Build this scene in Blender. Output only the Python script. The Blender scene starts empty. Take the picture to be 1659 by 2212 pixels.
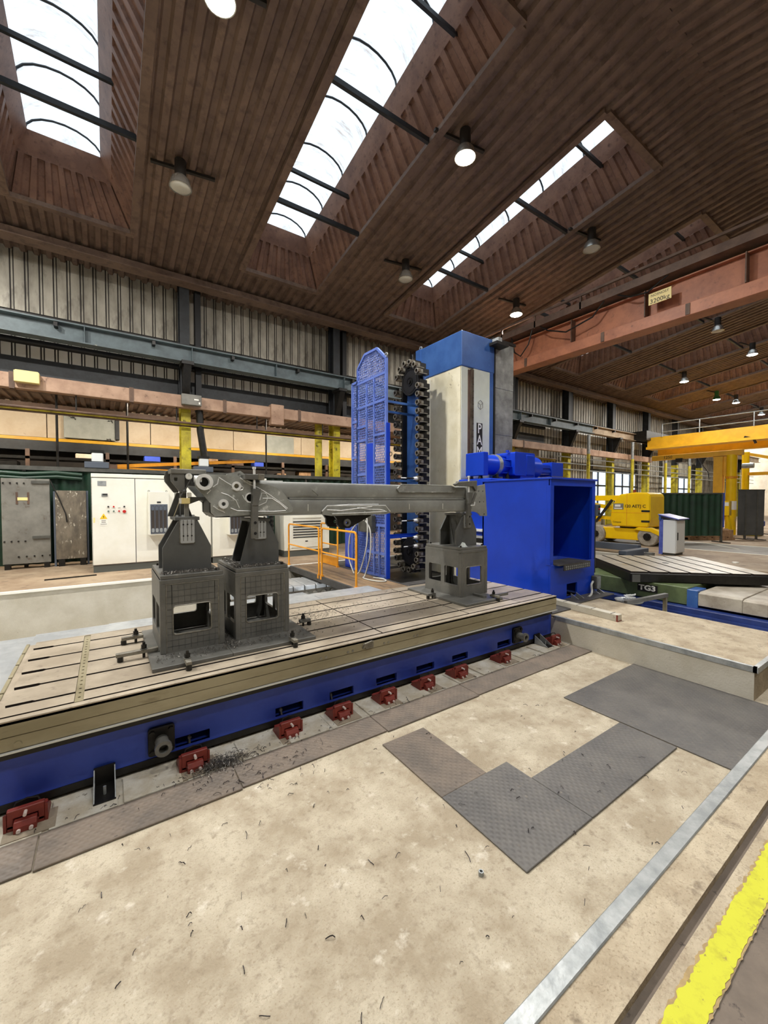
import bpy, bmesh, math, random
from mathutils import Vector, Matrix
from mathutils.geometry import tessellate_polygon
random.seed(7)
SC = bpy.context.scene
COL = SC.collection
# ------------------------------------------------------------------ camera
FPX, PITCH, YAW = 873.5, -math.atan(25 / 873.5), math.atan2(1273.5, 873.5)
fh = Vector((math.cos(YAW), math.sin(YAW), 0)); rt = Vector((math.sin(YAW), -math.cos(YAW), 0))
fw = fh * math.cos(PITCH) + Vector((0, 0, math.sin(PITCH))); up = rt.cross(fw)
cam = bpy.data.cameras.new('camera'); cam.sensor_fit = 'HORIZONTAL'; cam.sensor_width = 36
cam.lens = FPX / 1659 * 36; cam.clip_start = .05; cam.clip_end = 300
co = bpy.data.objects.new('camera', cam); COL.objects.link(co)
mw = Matrix((rt, up, -fw)).transposed().to_4x4(); mw.translation = (0, 0, 1.93); co.matrix_world = mw
SC.camera = co
# ------------------------------------------------------------------ sky, exposure
W = bpy.data.worlds.new('overcast_sky'); SC.world = W; W.use_nodes = True
W.node_tree.nodes['Background'].inputs[0].default_value = (.91, .955, 1, 1)
W.node_tree.nodes['Background'].inputs[1].default_value = 7.0
SC.view_settings.view_transform = 'Standard'; SC.view_settings.look = 'None'
SC.view_settings.gamma = 1; SC.view_settings.use_curve_mapping = False
SC.view_settings.exposure = -0.85
LAMP_W, TUBE_W = 640, 260
SC.cycles.max_bounces = 4; SC.cycles.diffuse_bounces = 3; SC.cycles.glossy_bounces = 2; SC.cycles.transmission_bounces = 2; SC.cycles.transparent_max_bounces = 6
SC.cycles.caustics_reflective = False; SC.cycles.caustics_refractive = False; SC.cycles.sample_clamp_indirect = 6; SC.cycles.adaptive_threshold = .07; SC.cycles.adaptive_min_samples = 16; SC.cycles.use_light_tree = False
# ------------------------------------------------------------------ materials
def lin(c):
    return tuple((x / 255 / 12.92) if x / 255 <= .04045 else ((x / 255 + .055) / 1.055) ** 2.4 for x in c) + (1,)
def N(nt, t, **k):
    n = nt.nodes.new(t)
    for a, b in k.items():
        if a.startswith('i_'): n.inputs[a[2:].replace('_', ' ')].default_value = b
        else: setattr(n, a, b)
    return n
def mat(name, c1, c2=None, sc=4, rough=.6, metal=0, lo=.38, hi=.62, c3=None, sc3=30, lo3=.6, hi3=.7, bump=0, bsc=60, emit=0, stretch=None, spec=.5, r2=None, c4=None, sc4=80, ws=None, tread=0):
    m = bpy.data.materials.new(name); m.use_nodes = True; nt = m.node_tree
    b = nt.nodes['Principled BSDF']; L = nt.links.new
    b.inputs['Base Color'].default_value = lin(c1); b.inputs['Roughness'].default_value = rough
    b.inputs['Metallic'].default_value = metal; b.inputs['Specular IOR Level'].default_value = spec
    tc = N(nt, 'ShaderNodeTexCoord'); src = tc.outputs['Object']
    if stretch:
        mp = N(nt, 'ShaderNodeMapping'); mp.inputs['Scale'].default_value = stretch; L(src, mp.inputs[0]); src = mp.outputs[0]
    def layer(prev, col, s, a, z, det):
        n = N(nt, 'ShaderNodeTexNoise', i_Scale=s, i_Detail=det, i_Roughness=.65); L(src, n.inputs['Vector'])
        r = N(nt, 'ShaderNodeValToRGB'); r.color_ramp.elements[0].position = a; r.color_ramp.elements[1].position = z
        L(n.outputs['Fac'], r.inputs[0])
        x = N(nt, 'ShaderNodeMix', data_type='RGBA'); L(r.outputs[0], x.inputs[0])
        if prev is None: x.inputs[6].default_value = lin(c1)
        else: L(prev, x.inputs[6])
        x.inputs[7].default_value = lin(col); return x.outputs[2], r.outputs[0]
    out = None
    if c2:
        out, f = layer(None, c2, sc, lo, hi, 5)
        if r2 is not None:
            mr = N(nt, 'ShaderNodeMapRange'); mr.inputs[3].default_value = rough; mr.inputs[4].default_value = r2
            L(f, mr.inputs[0]); L(mr.outputs[0], b.inputs['Roughness'])
    if c3: out, _ = layer(out, c3, sc3, lo3, hi3, 4)
    if c4: out, _ = layer(out, c4, sc4, .55, .74, 3)
    if ws: out, _ = layer(out, ws, 7, .6, .8, 6)
    if out: L(out, b.inputs['Base Color'])
    if tread:   # raised diamond tread: two crossed band patterns as fine relief
        w1 = N(nt, 'ShaderNodeTexWave', i_Scale=tread); w2 = N(nt, 'ShaderNodeTexWave', i_Scale=tread)
        for w_, a_ in ((w1, .785), (w2, -.785)):
            q = N(nt, 'ShaderNodeMapping'); q.inputs['Rotation'].default_value = (0, 0, a_); L(tc.outputs['Object'], q.inputs[0]); L(q.outputs[0], w_.inputs['Vector'])
        x = N(nt, 'ShaderNodeMath', operation='MULTIPLY'); L(w1.outputs['Fac'], x.inputs[0]); L(w2.outputs['Fac'], x.inputs[1])
        u = N(nt, 'ShaderNodeBump', i_Strength=.5, i_Distance=.006); L(x.outputs[0], u.inputs['Height']); L(u.outputs[0], b.inputs['Normal'])
    elif bump:
        n = N(nt, 'ShaderNodeTexNoise', i_Scale=bsc, i_Detail=5); L(src, n.inputs['Vector'])
        u = N(nt, 'ShaderNodeBump', i_Strength=bump, i_Distance=.02); L(n.outputs['Fac'], u.inputs['Height']); L(u.outputs[0], b.inputs['Normal'])
    if emit:
        b.inputs['Emission Color'].default_value = lin(c1); b.inputs['Emission Strength'].default_value = emit
    return m
M = {}
M['conc'] = mat('worn concrete', (188, 178, 157), (157, 144, 122), 3.2, .75, c3=(128, 114, 94), sc3=22, lo3=.54, hi3=.82, bump=.45, bsc=90, c4=(146, 131, 107), sc4=95, ws=(228, 222, 208))
M['conc_raise'] = mat('stained raised concrete', (190, 177, 153), (160, 145, 121), 3.5, .75, c3=(118, 104, 86), sc3=16, lo3=.56, hi3=.78, bump=.45, bsc=80, c4=(136, 120, 96), sc4=85)
M['conc_wall'] = mat('cast concrete', (196, 191, 178), (180, 174, 158), 1.8, .8, c3=(120, 112, 98), sc3=14, lo3=.68, hi3=.76, bump=.2)
M['conc_far'] = mat('brown worn concrete', (172, 152, 126), (146, 124, 100), 1.4, .7, c3=(100, 84, 70), sc3=5, lo3=.55, hi3=.8)
M['asphalt'] = mat('dark walkway floor', (118, 106, 94), (96, 86, 76), 3, .7, c3=(60, 54, 48), sc3=20, lo3=.63, hi3=.72, bump=.2)
M['road'] = mat('grey aisle floor', (150, 146, 138), (132, 127, 118), 2, .55)
M['yellow_paint'] = mat('yellow line paint', (196, 196, 44), (172, 168, 38), 16, .65, lo=.5, hi=.7, c3=(140, 122, 62), sc3=34, lo3=.62, hi3=.7)
M['dirt'] = mat('rusty paint edge', (172, 148, 100), (150, 128, 90), 18, .8)
M['white_paint'] = mat('white line paint', (225, 222, 205))
M['galv'] = mat('galvanised steel', (180, 184, 184), (150, 155, 156), 9, .42, .55, bump=.1, bsc=30)
M['grout'] = mat('pale grout', (206, 202, 190), (182, 172, 152), 6, .85, c3=(110, 100, 86), sc3=16, lo3=.63, hi3=.72, bump=.5, bsc=30)
M['groutdark'] = mat('damp grout pad', (158, 146, 128), (140, 128, 110), 9, .8)
M['mat_grey'] = mat('worn steel floor plate', (100, 97, 93), (86, 84, 82), 3, .55, .1, c3=(122, 112, 100), sc3=26, lo3=.62, hi3=.8, tread=9)
M['mat_brown'] = mat('dusty steel floor plate', (120, 108, 96), (98, 90, 82), 3, .6, .1, c3=(72, 66, 60), sc3=26, lo3=.62, hi3=.74, tread=9)
M['roof'] = mat('brown profiled roof sheet', (136, 114, 99), (115, 95, 83), 1.1, .55, c3=(94, 76, 66), sc3=5, lo3=.5, hi3=.75, spec=.3)
M['roofrust'] = mat('reddish brown sheet', (152, 117, 99), (126, 95, 81), 2.2, .5, c3=(98, 73, 62), sc3=10, lo3=.55, hi3=.75, spec=.35)
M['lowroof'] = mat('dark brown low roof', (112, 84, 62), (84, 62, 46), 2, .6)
M['wallsheet'] = mat('grimy grey wall sheet', (190, 184, 168), (142, 136, 122), 1.3, .45, .15, c3=(98, 92, 80), sc3=4, lo3=.52, hi3=.75, stretch=(1, 1, .35))
M['rib'] = mat('dark wall rib', (52, 46, 40), rough=.6)
M['darksteel'] = mat('dark painted steel', (46, 50, 54), (34, 36, 38), 4, .5)
M['bluegrey'] = mat('blue grey crane beam', (98, 112, 116), (82, 94, 98), 3, .5, c3=(150, 150, 138), sc3=5, lo3=.7, hi3=.74)
M['beamrust'] = mat('brown beam flange', (108, 84, 68), (84, 64, 52), 3, .6)
M['duct'] = mat('tan cable duct', (182, 150, 126), (156, 124, 102), 2, .6, c3=(108, 84, 70), sc3=8, lo3=.62, hi3=.75)
M['orange_girder'] = mat('rust orange crane paint', (184, 120, 88), (158, 100, 74), 2, .5, c3=(116, 78, 60), sc3=7, lo3=.6, hi3=.75)
M['yellow'] = mat('yellow column paint', (214, 200, 52), (170, 154, 44), 3, .5, c3=(84, 78, 34), sc3=6, lo3=.6, hi3=.7)
M['crane_y'] = mat('crane yellow', (240, 184, 40), (225, 168, 34), 2, .45)
M['machine_y'] = mat('lift yellow', (250, 208, 10), (242, 196, 8), 2, .3)
M['orange'] = mat('orange rail paint', (240, 164, 36), (222, 146, 34), 6, .4)
M['blue'] = mat('fresh blue paint', (16, 64, 196), (14, 58, 182), 1.2, .32, bump=.03, bsc=8)
M['bedblue'] = mat('bed blue paint', (58, 86, 196), (48, 74, 180), 2.2, .4, c3=(30, 44, 110), sc3=30, lo3=.72, hi3=.76)
M['capblue'] = mat('column blue paint', (62, 102, 166), (50, 88, 150), 2, .35, c3=(90, 124, 176), sc3=6, lo3=.66, hi3=.72)
M['guardblue'] = mat('guard blue paint', (100, 124, 200), (84, 108, 184), 3, .45)
M['cream'] = mat('aged cream paint', (246, 240, 216), (228, 220, 190), 1.6, .45, c3=(156, 142, 110), sc3=7, lo3=.66, hi3=.74)
M['palegreen'] = mat('pale grey green paint', (226, 232, 218), (214, 220, 206), 2, .4)
M['brushed'] = mat('dull brushed steel', (172, 174, 169), (128, 130, 126), 2.4, .45, .25, c3=(200, 202, 198), sc3=5, lo3=.6, hi3=.8)
M['waysteel'] = mat('way steel', (112, 104, 90), (78, 66, 54), 4, .4, .5)
M['cover'] = mat('stainless way cover', (206, 210, 212), (176, 180, 182), 3, .3, .5, r2=.42)
M['tabletop'] = mat('machined cast iron', (184, 172, 153), (158, 146, 128), 2.6, .4, .2, c3=(124, 112, 98), sc3=14, lo3=.6, hi3=.78, bump=.06, bsc=30)
M['tableside'] = mat('oily cast iron side', (164, 155, 128), (140, 131, 104), 2.2, .38, .2, c3=(112, 101, 78), sc3=8, lo3=.6, hi3=.8, stretch=(.4, 1, 1.5))
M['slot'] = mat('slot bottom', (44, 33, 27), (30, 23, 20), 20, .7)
M['riser'] = mat('blackened steel', (116, 115, 110), (97, 97, 93), 3.5, .42, .15, c3=(144, 142, 135), sc3=8, lo3=.64, hi3=.78)
M['riserdark'] = mat('charcoal paint', (94, 95, 93), (82, 83, 82), 3, .45, .05)
M['weld'] = mat('weld seam', (150, 146, 134), (120, 116, 106), 20, .45, .4)
M['boom'] = mat('bare mill steel', (162, 164, 160), (140, 141, 137), 2.6, .38, .3, c3=(186, 188, 183), sc3=6, lo3=.64, hi3=.76)
M['ground'] = mat('freshly ground steel', (168, 170, 165), (136, 138, 132), 6, .32, .25, c3=(226, 228, 224), sc3=11, lo3=.6, hi3=.7, r2=.42)
M['chrome'] = mat('bright bare steel', (250, 251, 250), (226, 228, 226), 6, .28, .15)
M['black'] = mat('black', (16, 16, 17), rough=.55)
M['blackoil'] = mat('oily black steel', (38, 36, 33), (24, 23, 22), 8, .4, .3)
M['redmount'] = mat('oxide red paint', (132, 52, 42), (112, 42, 35), 8, .5)
M['whitebolt'] = mat('pale bolt', (214, 200, 194), rough=.4)
M['cab'] = mat('cabinet light grey', (236, 235, 224), (228, 226, 212), 1.4, .4, c3=(180, 176, 160), sc3=40, lo3=.74, hi3=.77)
M['cabgap'] = mat('cabinet door gap', (110, 108, 116))
M['plinth'] = mat('plinth grey', (86, 90, 86), rough=.5)
M['acgrey'] = mat('ac grille frame', (84, 92, 104), rough=.5)
M['filter'] = mat('ac dark filter', (62, 54, 48), (50, 44, 40), 60, .8)
M['green'] = mat('dark green curtain', (20, 58, 38), (14, 42, 28), 2.5, .5, c3=(40, 70, 50), sc3=5, lo3=.66, hi3=.75)
M['greybeam'] = mat('grey screen rail', (84, 84, 78), (66, 66, 62), 4, .6)
M['plategrey'] = mat('grey painted plate', (132, 130, 122), (112, 110, 103), 2.5, .5, c3=(90, 70, 56), sc3=5, lo3=.62, hi3=.76)
M['plateworn'] = mat('scraped grey plate', (126, 116, 100), (96, 88, 76), 5, .5, c3=(206, 200, 182), sc3=11, lo3=.62, hi3=.68, stretch=(1.6, 1, .7))
M['panelwhite'] = mat('cream precast panel', (238, 222, 196), (224, 204, 174), 1.5, .7, c3=(196, 172, 140), sc3=4, lo3=.62, hi3=.76)
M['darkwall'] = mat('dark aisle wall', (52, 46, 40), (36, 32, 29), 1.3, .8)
M['plank'] = mat('worn deck planks', (146, 120, 88), (112, 94, 74), 3, .7, c3=(74, 66, 58), sc3=7, lo3=.56, hi3=.74, stretch=(1, .25, 1))
M['deckgrey'] = mat('dark deck steel', (78, 76, 74), (60, 58, 56), 5, .6)
M['oldcover'] = mat('stained pale cover', (186, 178, 162), (156, 146, 130), 4, .5, c3=(112, 96, 82), sc3=9, lo3=.6, hi3=.74)
M['boardgrey'] = mat('pale grey board', (186, 190, 182), (170, 174, 166), 3, .5)
M['deepblue'] = mat('dirty blue paint', (40, 62, 128), (30, 48, 104), 4, .5)
M['bright'] = mat('bright strip', (208, 208, 202), rough=.35, metal=.2)
M['pale_green_old'] = mat('old green machine paint', (106, 122, 80), (86, 98, 66), 3, .5)
M['oldgrey'] = mat('grimy grey machine', (120, 116, 104), (92, 86, 76), 4, .6, c3=(60, 56, 50), sc3=9, lo3=.55, hi3=.75)
M['tgtop'] = mat('ground plate top', (190, 186, 176), (164, 158, 146), 3, .35, .4, c3=(190, 160, 100), sc3=3, lo3=.66, hi3=.74)
M['tyre'] = mat('pale grey tyre', (168, 162, 150), (142, 136, 124), 8, .8)
M['wood'] = mat('pallet wood', (176, 140, 104), (140, 108, 78), 5, .8, stretch=(3, 3, 1))
M['screen_grey'] = mat('dark welding screen', (84, 86, 86), (70, 72, 72), 2, .5)
M['pedblue'] = mat('pedestal blue lid', (96, 110, 190), (70, 84, 168), 6, .3)
M['pedwhite'] = mat('pedestal pale grey', (226, 230, 230), rough=.4)
M['label_y'] = mat('yellow label', (245, 196, 30), rough=.5)
M['label_w'] = mat('white label', (240, 238, 228), rough=.5)
M['label_cream'] = mat('cream label', (240, 220, 150), rough=.5)
M['red'] = mat('red plastic', (190, 34, 28), rough=.4)
M['greenbtn'] = mat('green grey plastic', (110, 128, 118), rough=.4)
M['text'] = mat('black lettering', (24, 22, 22), rough=.6)
M['textwhite'] = mat('white lettering', (240, 240, 232), rough=.5)
M['hose'] = mat('pale hose', (196, 196, 188), rough=.5)
M['swarf'] = mat('dark swarf', (58, 54, 58), (40, 36, 40), 40, .35, .6)
M['swarflight'] = mat('bright swarf', (150, 146, 140), (90, 86, 82), 60, .3, .7)
M['alu'] = mat('lamp reflector', (190, 188, 180), rough=.25, metal=.7)
M['lampbody'] = mat('lamp housing', (44, 40, 36), rough=.6)
M['lens_off'] = mat('unlit lamp glass', (214, 212, 200), rough=.15)
M['lens_on'] = mat('lit lamp glass', (255, 244, 226), emit=40)
M['greenlamp'] = mat('green lamp shade', (60, 130, 90), rough=.4)
M['tube_on'] = mat('lit tube', (255, 240, 214), emit=7)
for k_ in ('lens_on', 'tube_on'): M[k_].cycles.emission_sampling = 'NONE'
M['rag'] = mat('white rag', (224, 230, 226), (196, 204, 202), 30, .9)
def glassmat(name, tint, dirt, amt, sc, stretch):
    m = bpy.data.materials.new(name); m.use_nodes = True; nt = m.node_tree; L = nt.links.new
    nt.nodes.remove(nt.nodes['Principled BSDF']); o = nt.nodes['Material Output']
    tc = N(nt, 'ShaderNodeTexCoord'); mp = N(nt, 'ShaderNodeMapping'); mp.inputs['Scale'].default_value = stretch
    L(tc.outputs['Object'], mp.inputs[0])
    n = N(nt, 'ShaderNodeTexNoise', i_Scale=sc, i_Detail=7, i_Roughness=.7); L(mp.outputs[0], n.inputs['Vector'])
    r = N(nt, 'ShaderNodeValToRGB'); r.color_ramp.elements[0].position = .52; r.color_ramp.elements[1].position = .8
    r.color_ramp.elements[0].color = lin(tint); r.color_ramp.elements[1].color = lin(dirt); L(n.outputs['Fac'], r.inputs[0])
    t = N(nt, 'ShaderNodeBsdfTransparent'); d = N(nt, 'ShaderNodeBsdfTranslucent'); x = N(nt, 'ShaderNodeMixShader')
    x.inputs[0].default_value = amt
    L(r.outputs[0], t.inputs[0]); L(r.outputs[0], d.inputs[0]); L(t.outputs[0], x.inputs[1]); L(d.outputs[0], x.inputs[2]); L(x.outputs[0], o.inputs[0])
    return m
M['vault'] = glassmat('weathered rooflight sheet', (156, 164, 170), (98, 76, 54), .3, 2.6, (.6, 2.6, .6))
M['winglass'] = glassmat('hazy window glass', (206, 211, 218), (170, 176, 180), .2, 1.5, (1, 1, 1))
# ------------------------------------------------------------------ geometry helpers
def circ(cx, cy, r, n=20, a0=0): return [(cx + r * math.cos(a0 + 2 * math.pi * i / n), cy + r * math.sin(a0 + 2 * math.pi * i / n)) for i in range(n)]
def rrect(x0, y0, x1, y1, r, n=4):
    p = []
    for cx, cy, a in ((x1 - r, y1 - r, 0), (x0 + r, y1 - r, 90), (x0 + r, y0 + r, 180), (x1 - r, y0 + r, 270)):
        p += [(cx + r * math.cos(math.radians(a + 90 * i / n)), cy + r * math.sin(math.radians(a + 90 * i / n))) for i in range(n + 1)]
    return p
def rect(x0, y0, x1, y1): return [(x0, y0), (x1, y0), (x1, y1), (x0, y1)]
AX = {'xz': lambda u, v, w: (u, w, v), 'yz': lambda u, v, w: (w, u, v), 'xy': lambda u, v, w: (u, v, w)}
class B:
    def __init__(s): s.v = []; s.f = []
    def add(s, v, f):
        k = len(s.v); s.v += [tuple(p) for p in v]; s.f += [tuple(i + k for i in q) for q in f]; return s
    def box(s, x0, y0, z0, x1, y1, z1):
        return s.add([(x0, y0, z0), (x1, y0, z0), (x1, y1, z0), (x0, y1, z0), (x0, y0, z1), (x1, y0, z1), (x1, y1, z1), (x0, y1, z1)],
                     [(0, 3, 2, 1), (4, 5, 6, 7), (0, 1, 5, 4), (1, 2, 6, 5), (2, 3, 7, 6), (3, 0, 4, 7)])
    def bar(s, p0, p1, w, h=None):
        p0, p1 = Vector(p0), Vector(p1); d = (p1 - p0).normalized(); h = h or w
        a = d.cross(Vector((0, 0, 1)))
        if a.length < 1e-4: a = Vector((1, 0, 0))
        a.normalize(); b = a.cross(d); a *= w / 2; b *= h / 2
        v = [p + x for p in (p0, p1) for x in (-a - b, a - b, a + b, -a + b)]
        return s.add(v, [(0, 3, 2, 1), (4, 5, 6, 7), (0, 1, 5, 4), (1, 2, 6, 5), (2, 3, 7, 6), (3, 0, 4, 7)])
    def cyl(s, p0, p1, r, n=16, r2=None):
        p0, p1 = Vector(p0), Vector(p1); d = (p1 - p0).normalized(); r2 = r if r2 is None else r2
        a = d.orthogonal().normalized(); b = d.cross(a); v = []
        for p, q in ((p0, r), (p1, r2)): v += [p + (a * math.cos(2 * math.pi * i / n) + b * math.sin(2 * math.pi * i / n)) * q for i in range(n)]
        return s.add(v, [(i, (i + 1) % n, n + (i + 1) % n, n + i) for i in range(n)] + [tuple(range(n))[::-1], tuple(range(n, 2 * n))])
    def ring(s, p0, p1, r, ri, n=20):
        p0, p1 = Vector(p0), Vector(p1); d = (p1 - p0).normalized(); a = d.orthogonal().normalized(); b = d.cross(a); v = []
        for p, q in ((p0, r), (p1, r), (p1, ri), (p0, ri)): v += [p + (a * math.cos(2 * math.pi * i / n) + b * math.sin(2 * math.pi * i / n)) * q for i in range(n)]
        return s.add(v, [(k * n + i, k * n + (i + 1) % n, ((k + 1) % 4) * n + (i + 1) % n, ((k + 1) % 4) * n + i) for k in range(4) for i in range(n)])
    def tube(s, pts, r, n=8):
        P = [Vector(p) for p in pts]; k0 = len(s.v); ref = None; v = []; f = []
        for i, p in enumerate(P):
            d = (P[min(i + 1, len(P) - 1)] - P[max(i - 1, 0)]).normalized()
            a = d.orthogonal().normalized() if ref is None else (ref - d * ref.dot(d))
            if a.length < 1e-5: a = d.orthogonal()
            a.normalize(); ref = a; b = d.cross(a)
            v += [p + (a * math.cos(2 * math.pi * j / n) + b * math.sin(2 * math.pi * j / n)) * r for j in range(n)]
        for i in range(len(P) - 1):
            f += [(i * n + j, i * n + (j + 1) % n, (i + 1) * n + (j + 1) % n, (i + 1) * n + j) for j in range(n)]
        f += [tuple(range(n))[::-1], tuple(range((len(P) - 1) * n, len(P) * n))]
        return s.add(v, f)
    def plate(s, outer, holes, plane, a, b):
        loops = [outer] + list(holes); flat = [p for l in loops for p in l]; n = len(flat); g = AX[plane]
        tri = tessellate_polygon([[Vector((p[0], p[1], 0)) for p in l] for l in loops])
        v = [g(p[0], p[1], a) for p in flat] + [g(p[0], p[1], b) for p in flat]
        f = [tuple(t) for t in tri] + [tuple(i + n for i in reversed(t)) for t in tri]; k = 0
        for l in loops:
            m = len(l); f += [(k + i, k + (i + 1) % m, n + k + (i + 1) % m, n + k + i) for i in range(m)]; k += m
        return s.add(v, f)
    def slab(s, p0, p1, p2, p3, th):
        P = [Vector(p) for p in (p0, p1, p2, p3)]; nn = (P[1] - P[0]).cross(P[3] - P[0]).normalized() * th
        return s.add(P + [p + nn for p in P], [(0, 3, 2, 1), (4, 5, 6, 7), (0, 1, 5, 4), (1, 2, 6, 5), (2, 3, 7, 6), (3, 0, 4, 7)])
    def ribbed(s, p00, p10, p11, p01, n, d, duty=.5):
        a, b, c, e = [Vector(p) for p in (p00, p10, p11, p01)]; nn = (b - a).cross(e - a).normalized() * d; v = []; f = []
        us = []
        for i in range(n):
            for t, h in ((0, 0), (.5 * duty, 0), (.5 * duty + .1, 1), (.5 * duty + .5, 1), (.5 * duty + .6, 0)):
                if t <= 1: us.append(((i + t) / n, h))
        us.append((1, 0))
        for u, h in us: v += [a.lerp(b, u) + nn * h, e.lerp(c, u) + nn * h]
        for i in range(len(us) - 1): f.append((2 * i, 2 * i + 2, 2 * i + 3, 2 * i + 1))
        return s.add(v, f)
    def lathe(s, prof, c, axis='z', n=20):
        v = []; m = len(prof)
        for i in range(n):
            t = 2 * math.pi * i / n; ca, sa = math.cos(t), math.sin(t)
            for r, h in prof:
                q = {'z': (r * ca, r * sa, h), 'y': (r * ca, h, r * sa), 'x': (h, r * ca, r * sa)}[axis]; v.append((c[0] + q[0], c[1] + q[1], c[2] + q[2]))
        return s.add(v, [(i * m + j, ((i + 1) % n) * m + j, ((i + 1) % n) * m + j + 1, i * m + j + 1) for i in range(n) for j in range(m - 1)])
OFF = {}
def mesh(name, b, m, smooth=False, bev=0, recalc=True):
    me = bpy.data.meshes.new(name); me.from_pydata(b.v, [], b.f)
    if recalc or bev:
        bm = bmesh.new(); bm.from_mesh(me)
        if recalc: bmesh.ops.recalc_face_normals(bm, faces=bm.faces)
        if bev:
            es = [e for e in bm.edges if len(e.link_faces) == 2 and e.calc_face_angle(0) > .6]
            bmesh.ops.bevel(bm, geom=es, offset=bev, segments=1, profile=.5, affect='EDGES', clamp_overlap=True)
        bm.to_mesh(me); bm.free()
    me.materials.append(M[m] if isinstance(m, str) else m)
    if smooth: me.polygons.foreach_set('use_smooth', [True] * len(me.polygons)); me.set_sharp_from_angle(angle=.7)
    return me
def link(name, me, parent=None, loc=None):
    o = bpy.data.objects.new(name, me); COL.objects.link(o)
    if parent is not None:
        o.parent = parent; o.location = Vector(loc or (0, 0, 0)) - Vector(OFF.get(parent.name, (0, 0, 0)))
    elif loc: o.location = loc
    OFF[o.name] = tuple(loc or (0, 0, 0))
    return o
def mk(name, b, m, parent=None, smooth=False, bev=0, label=None):
    o = link(name, mesh(name, b, m, smooth, bev), parent)
    if label: o['label'] = label
    return o
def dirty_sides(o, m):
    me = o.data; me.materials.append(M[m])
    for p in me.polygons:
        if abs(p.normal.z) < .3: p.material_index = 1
def tag(o, label, cat, group=None):
    o['label'] = label; o['category'] = cat
    if group: o['group'] = group
    return o
def st(o): o['kind'] = 'structure'; return o
def thing(name, label, cat, loc, group=None, rz=None):
    """Empty at a thing's base; parts are modelled in world space, or in its own space when rz is given."""
    o = bpy.data.objects.new(name, None); COL.objects.link(o); o.location = loc; o.empty_display_size = .1
    if rz is None: OFF[o.name] = tuple(loc)
    else: o.rotation_euler = (0, 0, rz); OFF[o.name] = (0, 0, 0)
    if label: tag(o, label, cat, group)
    return o
def sroot(name, loc=(0, 0, 0)): return st(thing(name, None, None, loc))
def copy_tree(root, d=(0, 0, 0), label=None, parent=None):
    c = root.copy(); COL.objects.link(c)
    if parent is None: c.location = Vector(root.location) + Vector(d)
    else: c.parent = parent
    if label: c['label'] = label
    for ch in list(root.children): copy_tree(ch, parent=c)
    return c
def text(name, s, size, m, parent, O, xd, yd, ext=.002, bold=0, squash=1.0):
    cu = bpy.data.curves.new(name, 'FONT'); cu.body = s; cu.size = size; cu.extrude = ext; cu.offset = bold; cu.resolution_u = 3
    cu.align_x = 'CENTER'; cu.align_y = 'CENTER'
    t = bpy.data.objects.new(name, cu); COL.objects.link(t); me = bpy.data.meshes.new_from_object(t.evaluated_get(bpy.context.evaluated_depsgraph_get()))
    bpy.data.objects.remove(t); bpy.data.curves.remove(cu)
    xd, yd = Vector(xd), Vector(yd); zd = xd.cross(yd); Mx = Matrix((xd * squash, yd, zd)).transposed().to_4x4(); Mx.translation = O
    me.transform(Mx); me.materials.clear(); me.materials.append(M[m]); me.name = name
    return link(name, me, parent)
def bolt(b, p, d, r=.012, h=.012, n=6): p = Vector(p); return b.cyl(p, p + Vector(d) * h, r, n)
# ================================================================== the hall
H = .33                                   # raised floor above the pit floor
RY = 3.1                                  # ridge
def rz(y): return 10.23 - .14 * (y if y >= RY else 2 * RY - y)
# ---- floors
st(mk('floor', B().box(-8.5, .72, -.3, 5.1, 5.2, 0), 'conc'))
st(mk('floor_deep_pit', B().box(-8.5, 5.2, -1.1, 6.6, 9.5, -.9).box(6.62, .72, -1.1, 12.2, 9.5, -.55), 'conc_wall'))
st(mk('wall_pit_back', B().box(-8.5, 9.5, -1.1, 12.2, 9.7, H - .004), 'conc_wall'))
st(mk('trim_1', B().box(-8.5, 9.46, H - .035, 12.2, 9.53, H + .006), 'label_w'))
st(mk('floor_back', B().box(-8.5, 9.53, -.2, 12.2, 19, H), 'conc_far'))
st(mk('floor_far', B().box(12.2, -8.5, -.2, 15.9, 19, H).box(18.5, -8.5, -.2, 58, 19, H), 'conc_far'))
st(mk('floor_aisle', B().box(15.9, -8.5, -.2, 18.5, 19, H + .001), 'road'))
for i, x in enumerate((15.78, 18.5)): st(mk('trim_%d' % (2 + i), B().box(x, -6, H, x + .1, 9, H + .006), 'white_paint'))
st(mk('trim_4', B().plate([(17.0, 4.3), (17.1, 4.3), (18.5, 5.6), (18.4, 5.6)], [], 'xy', H, H + .007), 'white_paint'))
st(mk('floor_slab', B().box(5.1, 1.15, -.6, 6.62, 5.2, H), 'conc_raise'))
st(mk('wall_slab', B().box(5.09, 1.15, -.1, 5.1, 5.2, H - .03), 'conc_wall'))
st(mk('trim_5', B().box(5.085, 1.13, H - .05, 5.12, 3.25, H + .006).box(5.085, 1.12, H - .05, 6.62, 1.16, H + .006), 'galv'))
st(mk('floor_passage', B().box(5.1, .72, -.6, 6.62, 1.15, 0), 'conc'))
st(mk('wall_pit_end', B().box(6.62, 1.15, -.55, 6.66, 3.2, H - .1), 'conc_wall'))
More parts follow.
